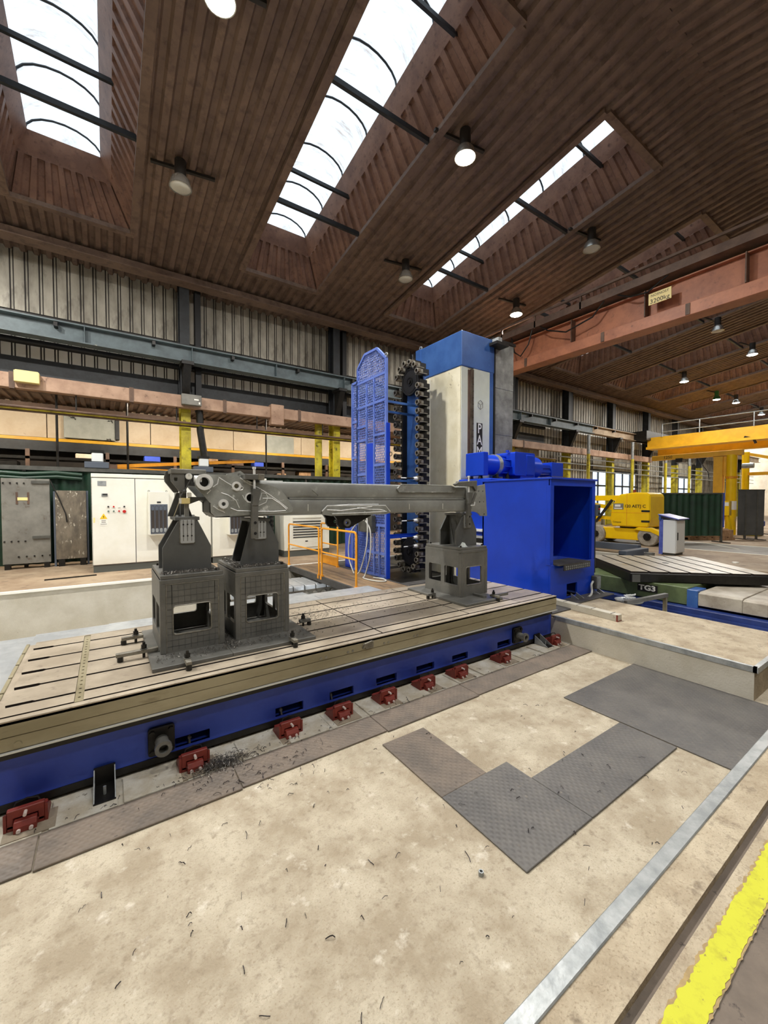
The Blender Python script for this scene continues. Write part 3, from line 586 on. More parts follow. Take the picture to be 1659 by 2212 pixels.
LM = [(1.39, 6.0, 1, 'lit high bay lamp at the top edge left of the middle rooflight'), (1.35, 9.31, 0, 'unlit glass high bay lamp between the two left rooflights'),
      (6.03, 5.92, 1, 'brightest lit high bay lamp right of the middle rooflight'), (7.21, 9.41, 0, 'unlit high bay lamp just above the blue machine column'),
      (11.0, 6.05, 0, 'unlit high bay lamp above the orange crane girder'), (11.77, 9.09, 1, 'lit cool white high bay lamp right above the machine column'),
      (16.96, 9.36, 0, 'unlit high bay lamp below the orange girder'), (20.49, 6.02, 0, 'unlit high bay lamp at right under the orange girder'), (25.89, 9.02, 1, 'lit high bay lamp, leftmost of the far row above the yellow crane'),
      (25.1, 6.04, 1, 'lit high bay lamp at the right edge below the orange girder'), (34.29, 9.01, 1, 'lit high bay lamp, middle of the far row above the yellow crane'), (40.44, 9.12, 1, 'lit high bay lamp, rightmost of the far row above the yellow crane'),
      (31.92, 9.35, 1, 'green shaded lit lamp between two far lamps')]
for q in LM: lamp(q[0], q[1], q[2], q[3], q[0] == 31.92)
for k, (x, y) in enumerate(((-3.4, 6.0), (-3.4, 9.3),  (1.4, .2), (6.2, .2), (11.0, .2), (-3.4, .2), (3.8, -3.1), (18, .2))): lamp(x, y, 1, 'added unseen lit high bay lamp over the near side of the hall, %s' % ('left of the table', 'left of the white cabinets', 'over the camera', 'above the floor plates', 'above the rotary table', 'far left', 'near side wall', 'far right')[k], k=(1.3, 1.2, .38, .38, .38, .38, .38, .38)[k])  # unseen lamps, added to light the near floor and the white cabinets
# ================================================================== bridge cranes
r = thing('orange_bridge_crane', 'rust orange bridge crane girder with 3200 kg plate', 'crane', (11.6, 13, 6.4))
def ybeam(b, x, y0, y1, z0, z1, w, tf=.03, tw=.012): return b.box(x - w / 2, y0, z0, x + w / 2, y1, z0 + tf).box(x - w / 2, y0, z1 - tf, x + w / 2, y1, z1).box(x - tw, y0, z0 + tf, x + tw, y1, z1 - tf)
mk('main_girder', ybeam(B(), 11.75, -6, 12.6, 6.62, 7.35, .3), 'orange_girder', r)
mk('lower_channel', B().box(11.45, -6, 6.32, 11.9, 12.6, 6.62), 'orange_girder', r, bev=.01)
mk('walkway_edge', B().box(11.3, -6, 7.42, 11.95, 12.6, 7.5).box(11.3, -6, 7.5, 11.34, 12.6, 7.62).box(11.28, -6, 7.78, 11.34, 12.6, 7.84), 'beamrust', r)
for y in (9.6, 6.9, 4.9, 2.9, .6): mk('web_stiffener', B().plate([(11.5, 6.66), (11.5, 7.32), (11.7, 7.32), (11.72, 6.66)], [], 'xz', y, y + .025), 'beamrust', r)
for y in (8.4, 5.9, 3.9, 1.7): mk('bracket_plate', B().box(11.43, y, 6.34, 11.452, y + .09, 6.6), 'beamrust', r)
for y in (9.3, 8.0, 6.5): mk('walkway_post', B().box(11.3, y, 7.4, 11.34, y + .05, 7.84), 'beamrust', r)
mk('festoon_cable', B().tube([(11.4, 9.0, 7.5), (11.38, 8.85, 6.9), (11.38, 8.6, 6.7), (11.38, 8.3, 7.0), (11.38, 8.1, 7.6), (11.38, 7.6, 7.2), (11.38, 7.0, 6.95), (11.38, 6.2, 7.1), (11.38, 5.75, 7.55), (11.38, 5.2, 7.25), (11.38, 4.8, 7.2), (11.38, 3.9, 7.65)], .022, 6), 'blackoil', r, True)
p = mk('load_plate', B().box(11.405, 4.28, 6.86, 11.43, 4.78, 7.14), 'label_cream', r)
text('load_text', '3200kg', .15, 'text', p, (11.403, 4.53, 6.93), (0, -1, 0), (0, 0, 1), .001)
text('load_text', 'NOSNOST', .085, 'text', p, (11.403, 4.53, 7.075), (0, -1, 0), (0, 0, 1), .001)
mk('end_truck', B().box(10.9, 12.55, 6.44, 12.6, 13.2, 6.75), 'orange_girder', r); mk('end_truck', B().box(10.9, -6.4, 6.44, 12.6, -5.9, 6.75), 'orange_girder', r)
r = thing('yellow_bridge_crane', 'yellow bridge crane with handrail at the far right', 'crane', (30, 13, 5.2))
mk('girder', B().box(29.8, -6, 5.45, 30.4, 12.4, 6.08), 'crane_y', r); mk('girder_flange', B().box(29.6, -6, 5.3, 30.6, 12.4, 5.45), 'crane_y', r); mk('second_girder', B().box(31.4, -6, 5.0, 31.9, 12.4, 5.7), 'crane_y', r)
mk('end_carriage', B().box(29.2, 12.2, 5.9, 32.6, 13.1, 6.5), 'blackoil', r)
for z in (6.35, 6.85): mk('handrail', B().cyl((29.7, -6, z), (29.7, 11.5, z), .03, 6), 'galv', r)
for y in (-2, 1, 4, 7, 9.5, 11.5): mk('rail_post', B().cyl((29.7, y, 6.05), (29.7, y, 6.87), .03, 6), 'galv', r)
mk('hanging_arm', B().tube([(29.7, 7.4, 5.5), (29.7, 7.0, 5.35), (29.7, 6.9, 5.1)], .07, 6), 'blackoil', r)
# ================================================================== floor plates in the pit
def fplate(x0, y0, x1, y1, m, label, dz=0): return tag(mk('floor_plate', B().box(x0, y0, dz, x1, y1, dz + .012), m, None, bev=.003), label, 'floor plate', 'steel floor plates in the pit')
fplate(1.76, 1.9, 2.18, 2.59, 'mat_brown', 'narrow brownish floor plate, leftmost of the group')
fplate(1.76, 1.26, 2.395, 1.9, 'mat_grey', 'square dark floor plate with the corner nearest the camera')
fplate(2.4, 1.26, 3.63, 1.69, 'mat_grey', 'long dark floor plate between the square and the largest plate')
fplate(3.65, .78, 5.2 - .12, 2.22, 'mat_grey', 'largest floor plate beside the raised concrete slab')
xs = (-6.5, -2.2, -.35 + .0, .72, 1.9, 3.0, 4.1, 5.08); nm = ('outside the left edge', 'reaching the left edge', 'before the left red mount', 'below the black flange', 'before the middle red mounts', 'right of the middle', 'before the right red mounts')
for i in range(7):
    if i == 0: continue
    tag(mk('channel_plate', B().box(xs[i] + .003, 2.71 + .012 * (i % 2), 0, xs[i + 1] - .003, 2.995, .014), 'mat_brown', None, bev=.003), 'brown cover plate strip in front of the blue bed, ' + nm[i], 'floor plate', 'cover plate strip')
st(mk('trim_11', B().box(-6.5, 3.0, -.01, 5.06, 3.34, .006), 'grout'))
g = sroot('trim_12', (0, 3.1, 0))
for i in range(22): mk('grout_pad', B().plate([(x, y) for x, y in ((-2.9 + .37 * i, 3.0), (-2.56 + .37 * i, 3.0), (-2.56 + .37 * i, 3.27), (-2.9 + .37 * i, 3.27))], [], 'xy', .004, .012 + .004 * (i % 3)), 'grout', g, bev=.003)
tag(mk('hex_nut', B().plate(circ(1.56, 1.39, .014, 6), [circ(1.56, 1.39, .008, 10)], 'xy', 0, .022), 'galv', None), 'single steel nut lying on the open concrete floor', 'nut')
# swarf on the floor: nobody could count it
def curl(b, x, y, z, L, r):
    a = random.uniform(0, 6.28); k = random.uniform(-9, 9); p = []; px, py = x, y
    for i in range(5):
        p.append((px, py, z + r + (random.random() * .012 if 0 < i < 4 else 0))); px += math.cos(a) * L / 4; py += math.sin(a) * L / 4; a += k * L / 4 * 2
    b.tube(p, r, 4)
b = B()
for i in range(260):
    t = random.random()
    if t < .4: x, y = random.gauss(.85, .35), random.gauss(2.9, .16); z = .016 if 2.72 < y < 2.99 else .014
    elif t < .6: x, y = random.uniform(-.4, 5), random.uniform(3.0, 3.05); z = .014
    else: x, y = random.uniform(-.2, 3.4), random.uniform(.9, 2.65); z = .002
    if 1.7 < x < 5.1 and .8 < y < 2.62 and z < .01: z = .013
    if y > 3.1: y = 3.06
    curl(b, x, y, z, random.uniform(.012, .045) * (1.6 if random.random() < .1 else 1), random.uniform(.001, .0024))
o = mk('floor_swarf', b, 'swarf'); o['kind'] = 'stuff'; tag(o, 'dark metal swarf curls strewn over the pit floor', 'swarf')
b = B()
for i in range(500): curl(b, random.gauss(.66, .09), random.gauss(3.04, .035), .012 + abs(random.gauss(0, .018)), random.uniform(.015, .05), .0016)
o = mk('swarf_heap', b, 'swarflight'); o['kind'] = 'stuff'; tag(o, 'heap of fine swarf against a red machine mount', 'swarf')
# ================================================================== machine bed
r = thing('machine_bed', 'long blue machine bed under the slotted table', 'machine bed', (2.2, 3.3, .02))
XB0, XB1 = -.66, 5.09
pk = [(-.52, -.28), (.39, .63), (1.15, 1.4), (1.66, 1.91), (2.17, 2.42), (2.68, 2.93), (3.2, 3.45), (3.97, 4.22)]
holes = [rect(a, .065, c, .155) for a, c in pk[1:]]
mk('front_plate', B().plate(rect(XB0, .076, XB1, .365), [rect(h[0][0], .094, h[1][0], .168) for h in holes], 'xz', 3.3, 3.33), 'bedblue', r)
for a, c in pk[1:]: mk('pocket', B().box(a - .01, 3.31, .08, c + .01, 3.44, .094), 'bedblue', r)
mk('core', B().box(XB0, 3.45, .03, XB1, 4.75, .4), 'black', r); mk('foot_flange', B().box(XB0, 3.292, .03, XB1, 3.42, .076), 'blackoil', r)
mk('top_way', B().box(XB0, 3.305, .365, XB1, 4.75, .44), 'black', r); mk('wiper_lip', B().box(-.56, 3.176, .434, 5.05, 3.3, .442), 'bright', r); mk('guard_strip', B().box(-.6, 3.27, .36, 5.07, 3.31, .425), 'blackoil', r)
mk('end_plate', B().box(XB1 - .03, 3.305, .045, XB1, 4.75, .36), 'bedblue', r)
for x in (.3, 4.33):
    f = mk('jack_flange', B().plate(rrect(x - .085, .1, x + .085, .3, .02, 3), [], 'xz', 3.27, 3.3), 'blackoil', r, bev=.004)
    mk('spindle', B().lathe([(.0, .0), (.045, 0), (.04, -.06), (.038, -.09), (.055, -.095), (.055, -.125), (.03, -.125), (.028, -.06), (0, -.06)], (x, 3.27, .2), 'y', 16), 'riser', f, True)
    for dx in (-.06, .06):
        for dz in (-.07, .07): mk('bolt', bolt(B(), (x + dx, 3.27, .2 + dz), (0, -1, 0), .018, .016), 'blackoil', f)
for k, x in enumerate((-.42, .49, 1.21, 1.69, 2.18, 2.67, 3.15, 3.88, 4.91)):
    t = thing('leveling_mount', 'red bolted leveling mount, ' + ('leftmost at the frame edge', 'second from the left, half buried in swarf', 'third from the left below the bed pocket', 'fourth from the left', 'middle one of the row', 'fourth from the right', 'third from the right', 'second from the right, below the black jack flange', 'rightmost by the concrete slab')[k], 'machine mount', (x, 3.13, 0), 'red leveling mounts along the bed')
    mk('base_block', B().box(x - .085, 3.1, .012, x + .085, 3.27, .05), 'redmount', t, bev=.004)
    mk('yoke', B().plate([(x - .085, .03), (x - .055, .03), (x - .055, .085), (x + .055, .085), (x + .055, .03), (x + .085, .03), (x + .085, .135), (x - .085, .135)], [], 'xz', 3.1, 3.135), 'redmount', t, bev=.004)
    mk('wedge', B().plate([(3.06, .015), (3.06, .05), (3.075, .075), (3.2, .085), (3.2, .015)], [], 'yz', x - .052, x + .052), 'redmount', t, bev=.003)
    mk('side_ear', B().plate([(3.1, .012), (3.27, .012), (3.22, .06), (3.1, .12)], [], 'yz', x - .1, x - .086), 'redmount', t); mk('side_ear', B().plate([(3.1, .012), (3.27, .012), (3.22, .06), (3.1, .12)], [], 'yz', x + .086, x + .1), 'redmount', t)
    for dx, z in ((-.028, .032), (.028, .032)): mk('bolt_head', B().cyl((x + dx, 3.062, z), (x + dx, 3.048, z), .0105, 10), 'whitebolt', t)
    mk('adjusting_screw', B().cyl((x, 3.11, .112), (x, 3.06, .112), .009, 10), 'whitebolt', t)
    mk('strap', B().tube([(x - .06, 3.15, .12), (x - .05, 3.16, .142), (x, 3.165, .15), (x + .05, 3.16, .142), (x + .06, 3.15, .12)], .005, 6), 'blackoil', t)
    mk('anchor_stud', B().cyl((x, 3.3, .06), (x, 3.345, .142), .008, 8).cyl((x, 3.335, .118), (x, 3.342, .134), .015, 6), 'riser', t)
    mk('grout_patch', B().box(x - .1, 3.01, .0, x + .14, 3.2, .0165), 'groutdark', t)
for x, lab in ((-.04, 'black angle bracket on the bed foot between the two left red mounts'), (4.74, 'black angle bracket on the bed foot by the rightmost red mount')):
    t = thing('bed_bracket', lab, 'bracket', (x, 3.2, 0))
    mk('back_plate', B().box(x - .06, 3.27, .02, x + .06, 3.284, .14), 'blackoil', t); mk('base_plate', B().box(x - .06, 3.07, .012, x + .06, 3.284, .024), 'blackoil', t)
    for s in (-.06, .054): mk('gusset', B().plate([(3.07, .02), (3.284, .02), (3.284, .14)], [], 'yz', x + s, x + s + .006), 'galv', t)
    mk('stud', B().cyl((x, 3.15, .02), (x, 3.15, .075), .009, 8), 'galv', t)
# ================================================================== slotted table
ZT = .63; r = thing('slotted_table', 'long cast iron machine table with parallel T-slots', 'machine table', (2.2, 4.0, .44))
TX0, TX1, TY0, TY1 = -.61, 5.045, 3.19, 4.83
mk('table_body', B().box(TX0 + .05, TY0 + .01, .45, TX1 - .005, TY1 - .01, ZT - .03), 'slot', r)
mk('front_side', B().box(TX0 + .04, TY0, .53, TX1, TY0 + .02, ZT - .008), 'tableside', r, bev=.003); mk('front_side', B().box(TX0 + .04, TY0 + .003, .445, TX1, TY0 + .02, .528), 'tableside', r, bev=.003)
mk('end_side', B().box(TX1 - .02, TY0 + .02, .45, TX1, TY1, ZT - .008), 'tableside', r); mk('end_side', B().box(TX0 + .05, TY0 + .02, .45, TX0 + .06, TY1, ZT - .03), 'tableside', r)
sy = [3.25, 3.41, 3.71, 4.01, 4.31, 4.61, 4.805]; hw = [.009, .014, .014, .014, .014, .014, .009]
yb = [(TY0, sy[0] - hw[0])] + [(sy[i] + hw[i], sy[i + 1] - hw[i + 1]) for i in range(6)] + [(sy[6] + .006, TY1)]
cx = [(TX0 + .06, -.195, 0), (-.145, 2.208, 0), (2.222, 3.412, 0), (3.426, 4.35, 0), (4.36, TX1 - .002, 0)]
for j, (a, c) in enumerate(yb):
    if j in (0, 7): mk('table_plate', B().box(TX0 + .06, a, ZT - .03, TX1, c, ZT), 'tabletop', r, bev=.003); continue
    for i, (p, q, _) in enumerate(cx):
        o0, o1 = (.008 if j > 1 else 0), (.008 if j < 6 else 0)
        if i == 0 and j > 1:   # slot mouths are widened at the left end
            xa = p + .13; w0 = .012 if j > 1 else 0; w1 = .012 if j < 6 else 0
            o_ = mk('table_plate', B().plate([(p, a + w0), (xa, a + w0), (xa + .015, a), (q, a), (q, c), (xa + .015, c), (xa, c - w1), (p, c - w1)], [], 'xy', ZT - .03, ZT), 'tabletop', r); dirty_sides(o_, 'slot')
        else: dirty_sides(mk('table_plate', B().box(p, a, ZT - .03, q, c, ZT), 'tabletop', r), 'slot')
mk('cross_groove_strip', B().plate(rect(-.194, 3.262, -.146, 4.8), [circ(-.17, 3.33 + .075 * i, .009, 8) for i in range(19)], 'xy', ZT - .022, ZT - .006), 'tableside', r)
for i in range(5): mk('end_lip', B().box(TX0 - .012, 3.43 + .29 * i, ZT - .06, TX0 + .012, 3.69 + .29 * i, ZT - .012), 'tableside', r, bev=.003)
mk('end_shelf', B().box(TX0 + .012, TY0 + .01, ZT - .06, TX0 + .062, TY1, ZT - .022), 'tabletop', r)
t = mk('latch', B().plate([(1.94, .555), (2.04, .56), (2.06, .58), (2.04, .6), (1.96, .595)], [], 'xz', TY0 - .018, TY0), 'weld', r); mk('latch_hook', B().tube([(1.95, TY0 - .02, .59), (1.95, TY0 - .035, .6), (2.02, TY0 - .035, .615), (2.05, TY0 - .02, .6)], .008, 6), 'weld', t); mk('latch_plate', B().box(1.975, TY0 - .012, .54, 2.06, TY0, .58), 'weld', t)
for x in (1.52, 1.57, 1.79, 1.84, 2.19, 2.24, 2.56, 2.6): mk('plug', B().cyl((x, TY0 + .001, .55), (x, TY0 - .004, .55), .012, 10), 'weld', r)
mk('plug', B().cyl((-.46, TY0 + .004, .475), (-.46, TY0 - .003, .475), .02, 14), 'tableside', r)
# scattered chips on the table
b = B()
for i in range(900):
    t = random.random()
    if t < .3: x, y, z = random.gauss(.89, .03), random.uniform(3.55, 4.4), ZT + .035
    elif t < .55: x, y, z = random.uniform(.3, 1.6), random.gauss(3.62, .05), ZT + .035
    elif t < .8: x, y, z = random.gauss(1.9, .25), random.gauss(4.2, .12), ZT
    else: x, y, z = random.uniform(1.5, 3.4), random.uniform(3.5, 4.75), ZT
    if x > 1.62: z = ZT
    curl(b, x, y, z, random.uniform(.008, .03), .0015)
o = mk('table_swarf', b, 'swarflight'); o['kind'] = 'stuff'; tag(o, 'small metal chips scattered on the slotted table', 'swarf')
# ---- way covers left of and behind the table
r = thing('way_cover', 'stainless telescopic way cover along the back of the slotted table', 'way cover', (1, 5.3, .4))
for i, (a, c) in enumerate(((-.64, -.0), (.0, .75), (.75, 1.55), (1.55, 2.5), (2.5, 3.5))): mk('cover_panel', B().plate([(4.85, .51 + .006 * i), (5.6, .505 + .006 * i), (5.76, .46 + .006 * i), (5.76, .2), (5.74, .2), (5.74, .445 + .006 * i), (5.6, .49 + .006 * i), (4.85, .495 + .006 * i)], [], 'yz', a + .001, c + .025), 'cover', r)
r = thing('way_cover', 'wide stainless way cover plates at the left end of the table', 'way cover', (-1.5, 4.5, .4))
for i, (a, c) in enumerate(((-4.6, -3.3), (-3.3, -2.0), (-2.0, -.66))): mk('cover_panel', B().plate([(3.32, .3), (3.34, .49 - .008 * i), (5.66, .49 - .008 * i), (5.76, .42), (5.76, .3)], [], 'yz', a, c + .02), 'cover', r, bev=.004)
mk('cover_support', B().box(-4.5, 3.36, .05, -.7, 5.7, .3), 'deckgrey', r)
# ================================================================== risers, towers, boom
def riser(x0, y0, label, grid):
    x1, y1 = x0 + .505, y0 + .72; r = thing('riser_box', label, 'riser', (x0 + .25, y0 + .36, ZT + .03), 'steel riser boxes on the slotted table')
    Zb, Zt = ZT + .03, 1.275
    fw_ = [rrect(x0 + .1, .81, x0 + .392, 1.045, .022, 3)]
    p = mk('front_plate', B().plate(rect(x0 + .04, Zb, x1 - .03, Zt - .035), fw_, 'xz', y0 + .006, y0 + .03), 'riser', r)
    if grid:
        g = B()
        for i in range(1, 9): x = x0 + .04 + i * .048; g.box(x, y0 + .004, Zb + .02, x + .003, y0 + .0062, .795 if .09 < x - x0 < .4 else Zt - .05); g.box(x, y0 + .004, 1.06, x + .003, y0 + .0062, Zt - .05)
        for i in range(11):
            z = Zb + .05 + i * .052
            for a, c in (((x0 + .045, x0 + .09), (x0 + .4, x1 - .035)) if .79 < z < 1.06 else ((x0 + .045, x1 - .035),)): g.box(a, y0 + .004, z, c, y0 + .0062, z + .003)
        mk('scribed_grid', g, 'riserdark', p)
    mk('weld_bead', B().tube([(q[0], y0 + .006, q[1]) for q in rrect(x0 + .096, .806, x0 + .396, 1.049, .024, 3)] + [(x0 + .396, y0 + .006, 1.02)], .005, 5), 'weld', p)
    mk('back_plate', B().plate(rect(x0 + .03, Zb, x1 - .03, Zt), [rrect(x0 + .1, .81, x0 + .392, 1.045, .022, 3)], 'xz', y1 - .03, y1), 'riser', r)
    sh = [rrect(y0 + .065, .805, y0 + .32, 1.045, .018, 3), rrect(y0 + .39, .805, y0 + .64, 1.045, .018, 3)]
    for x in (x0 + .002, x1 - .03): mk('side_plate', B().plate(rect(y0 + .045, Zb, y1, Zt), sh, 'yz', x, x + .028), 'riser', r)
    for x in (x0, x1 - .045): mk('corner_post', B().box(x, y0, Zb, x + .045, y0 + .045, Zt - .035), 'riser', r, bev=.004)
    mk('weld_bead', B().cyl((x0 + .047, y0 + .005, Zb), (x0 + .047, y0 + .005, Zt - .04), .004, 5).cyl((x1 - .048, y0 + .005, Zb), (x1 - .048, y0 + .005, Zt - .04), .004, 5).cyl((x0 + .04, y0 + .006, Zt - .04), (x1 - .04, y0 + .006, Zt - .04), .004, 5), 'weld', r)
    mk('top_frame', B().plate(rect(x0, y0, x1, y1), [], 'xy', Zt - .038, Zt), 'riser', r, bev=.004)
    mk('top_plate', B().box(x0 + .008, y0 + .008, Zt, x1 - .008, y1 - .008, Zt + .035), 'riser', r, bev=.004)
    for dx, dy in ((.05, .06), (.455, .06), (.05, .66), (.455, .66)): mk('bolt', bolt(B(), (x0 + dx, y0 + dy, Zt + .035), (0, 0, 1), .014, .02), 'blackoil', r)
    return r
def tower(x0, y0, label, h=1.77, lean=0):
    r = thing('support_tower', label, 'fixture', (x0 + .19, y0 + .16, 1.31), 'support towers'); z0 = 1.31
    a, b_ = x0 + .13, x0 + .275
    prof = [(x0, z0), (x0 + .39, z0), (x0 + .39, 1.52), (b_, h - .02), (a - (.0 if lean else 0), h - .02), (x0, 1.52)]
    if lean: prof = [(x0, z0), (x0 + .38, z0), (x0 + .38, 1.51), (x0 + .275, h - .02), (x0 + .11, h - .02)]
    mk('front_plate', B().plate(prof, [], 'xz', y0, y0 + .025), 'riserdark', r, bev=.003); mk('back_plate', B().plate(prof, [], 'xz', y0 + .31, y0 + .335), 'riserdark', r, bev=.003)
    mk('centre_web', B().box(x0 + .16, y0 + .025, z0, x0 + .185, y0 + .31, h - .03), 'riserdark', r)
    mk('top_plate', B().box(a - .03, y0 - .004, h - .03, b_ + .02, y0 + .34, h), 'riserdark', r, bev=.003)
    p = mk('milled_pad', B().plate(rrect(x0 + .138, 1.555, x0 + .252, h - .025, .014, 3), [], 'xz', y0 - .012, y0), 'cover', r, bev=.002)
    mk('pad_groove', B().box(x0 + .159, y0 - .0135, 1.575, x0 + .164, y0 - .0118, h - .025).box(x0 + .192, y0 - .0135, 1.575, x0 + .197, y0 - .0118, h - .025).box(x0 + .225, y0 - .0135, 1.575, x0 + .23, y0 - .0118, h - .025), 'riser', p)
    for dx in (.162, .195, .228):
        for z in (1.62, 1.72): mk('bolt_hole', B().cyl((x0 + dx, y0 - .0125, z), (x0 + dx, y0 - .0145, z), .007, 8), 'black', p)
    mk('pad_weld', B().tube([(q[0], y0 - .002, q[1]) for q in rrect(x0 + .135, 1.552, x0 + .255, h - .02, .016, 3)], .004, 5), 'weld', p)
    for dx in (.12, .165, .25): mk('bolt', bolt(B(), (x0 + dx, y0 + .03, h), (0, 0, 1), .011, .018, 8), 'cover', r)
    return r
Y3 = 3.745
riser(.345, Y3, 'left steel riser box with a scribed grid and wide window', True); riser(.945, Y3, 'middle steel riser box close beside the left one', True); riser(3.795, Y3 + .012, 'right steel riser box before the tool magazine', False)
def bplate(x0, y0, x1, y1, label): tag(mk('base_plate', B().box(x0, y0, ZT, x1, y1, ZT + .03), 'riser', None, bev=.003), label, 'base plate', 'base plates under the risers')
bplate(.262, 3.46, .848, 4.56, 'flat steel base plate under the left riser box'); bplate(.85, 3.46, 1.6, 4.56, 'flat steel base plate under the middle riser box'); bplate(3.585, 3.46, 4.26, 4.62, 'flat steel base plate under the right riser box')
tower(.386, 3.9, 'dark trapezoid support tower on the left riser', 1.785); tower(1.035, 3.93, 'dark support tower under the boom head', 1.755, 1); tower(3.866, 3.92, 'dark support tower under the right end of the boom', 1.755)
# swarf on riser tops
b = B()
for i in range(700):
    k = random.random()
    if k < .5: x, y = random.uniform(.37, .82), random.uniform(3.77, 3.88)
    else: x, y = random.uniform(.97, 1.42), random.uniform(3.77, 3.91)
    if k > .8: x, y = random.uniform(.965, 1.02), random.uniform(3.8, 4.35)
    curl(b, x, y, 1.311 + abs(random.gauss(0, .005 if k < .8 else .016)), random.uniform(.01, .035), .0018)
o = mk('riser_swarf', b, 'swarflight'); o['kind'] = 'stuff'; tag(o, 'curly swarf lying on the tops of the left riser boxes', 'swarf')
v = B(); n = 9
for i in range(n):
    for j in range(n):
        u, w = i / (n - 1), j / (n - 1); hgt = .06 * math.sin(math.pi * u) * math.sin(math.pi * w) * random.uniform(.6, 1.2) + .002
        v.v.append((3.86 + .1 * u + random.uniform(-.004, .004), 3.79 + .09 * w + random.uniform(-.004, .004), 1.312 + hgt))
v.f = [(i * n + j, (i + 1) * n + j, (i + 1) * n + j + 1, i * n + j + 1) for i in range(n - 1) for j in range(n - 1)]
tag(mk('crumpled_rag', v, 'rag'), 'crumpled white rag on top of the right riser box', 'rag')
# ---- clamps that hold the base plates
def clamp(x, y, dx, dy, label, L=.2, dark=False):
    t = thing('table_clamp', label, 'clamp', (x, y, ZT), 'clamps on the table'); d = Vector((dx, dy, 0)).normalized(); P = Vector((x, y, ZT))
    mk('clamp_bar', B().bar(P + Vector((0, 0, .055)) - d * L * .65, P + Vector((0, 0, .055)) + d * L * .35, .04, .03), 'riser' if dark else 'weld', t, bev=.003)
    mk('stud', B().cyl(P, P + Vector((0, 0, .13)), .011, 10), 'blackoil', t); mk('nut', B().cyl(P + Vector((0, 0, .075)), P + Vector((0, 0, .108)), .021, 6), 'blackoil', t); mk('washer', B().cyl(P + Vector((0, 0, .07)), P + Vector((0, 0, .076)), .028, 12), 'riser', t)
    q = P - d * L * .55; mk('step_block', B().cyl(q, q + Vector((0, 0, .04)), .022, 8), 'blackoil', t)
clamp(.2, 4.3, 1, .0, 'short clamp behind the left riser at the far slot', .17); clamp(.235, 3.86, 1, .02, 'long clamp bar at the left riser corner', .3)
clamp(.5, 3.44, 0, 1, 'clamp on the front edge of the left base plate', .13); clamp(1.36, 3.44, 0, 1, 'clamp on the front edge of the middle base plate', .13)
clamp(1.66, 3.9, -1, 0, 'small dark clamp right of the middle riser', .12, 1); clamp(4.15, 3.52, 0, 1, 'clamp at the front of the right base plate', .14); clamp(3.56, 4.05, 1, 0, 'dark clamp at the left side of the right base plate', .14, 1)
tag(mk('loose_strap', B().box(4.02, 3.56, ZT + .03, 4.06, 3.78, ZT + .06).box(4.16, 3.47, ZT + .045, 4.38, 3.5, ZT + .08), 'riser', None), 'flat steel strap clamped across the right base plate', 'steel bar')
# ---- the boom weldment
r = thing('crane_boom', 'bare steel crane boom weldment lying across the support towers', 'boom weldment', (2.5, 4.08, 1.78))
YB0, YB1 = 3.905, 4.255
def sec(z0, z1, g, y0=YB0, y1=YB1): return [(y0 + g, z0), (y1 - g, z0), (y1, z0 + g), (y1, z1 - g), (y1 - g, z1), (y0 + g, z1), (y0 + g * .3, z1 - g * .3), (y0, z1 - g), (y0, z0 + g), (y0 + g * .3, z0 + g * .3)]
mk('lower_shell', B().plate(sec(1.778, 1.95, .03), [], 'yz', .95, 4.05), 'boom', r, True); mk('upper_shell', B().plate(sec(1.95, 2.118, .028, YB0 + .004, YB1 - .004), [], 'yz', .95, 4.05), 'boom', r, True)
mk('seam_weld', B().cyl((1.52, YB0 - .001, 1.951), (3.98, YB0 - .001, 1.951), .005, 6), 'ground', r)
head = [(.714, 2.164), (.775, 2.163), (.918, 2.162), (1.038, 2.145), (1.149, 2.1), (1.29, 2.085), (1.37, 2.062), (1.43, 2.022), (1.491, 1.95), (1.547, 1.849), (1.543, 1.825), (1.525, 1.81), (1.476, 1.802), (1.121, 1.794), (.81, 1.782), (.774, 1.822), (.772, 1.906), (.706, 1.983), (.647, 2.053), (.641, 2.094), (.655, 2.13), (.68, 2.155)]
hh = [circ(.717, 2.093, .045, 18), circ(.995, 2.063, .024, 14), circ(.876, 1.898, .02, 14), circ(1.122, 1.955, .036, 16)]
hp = mk('head_plate', B().plate(head, hh, 'xz', 3.872, 3.9), 'ground', r, bev=.003)
for c, ro, ri, pr in (((.717, 2.093), .072, .042, .03), ((.995, 2.063), .042, .022, .012), ((.876, 1.898), .043, .018, .026), ((1.122, 1.955), .05, .036, .004)):
    mk('bearing_boss', B().ring((c[0], 3.9, c[1]), (c[0], 3.872 - pr, c[1]), ro, ri, 24), 'chrome', hp, True)
mk('bore', B().cyl((.717, 3.91, 2.093), (.717, 3.95, 2.093), .05, 16).cyl((.876, 3.91, 1.898), (.876, 3.95, 1.898), .03, 12).cyl((1.122, 3.9, 1.955), (1.122, 3.93, 1.955), .04, 12), 'black', hp); mk('bore_bottom', B().cyl((.995, 3.9, 2.063), (.995, 3.92, 2.063), .03, 12), 'tableside', hp)
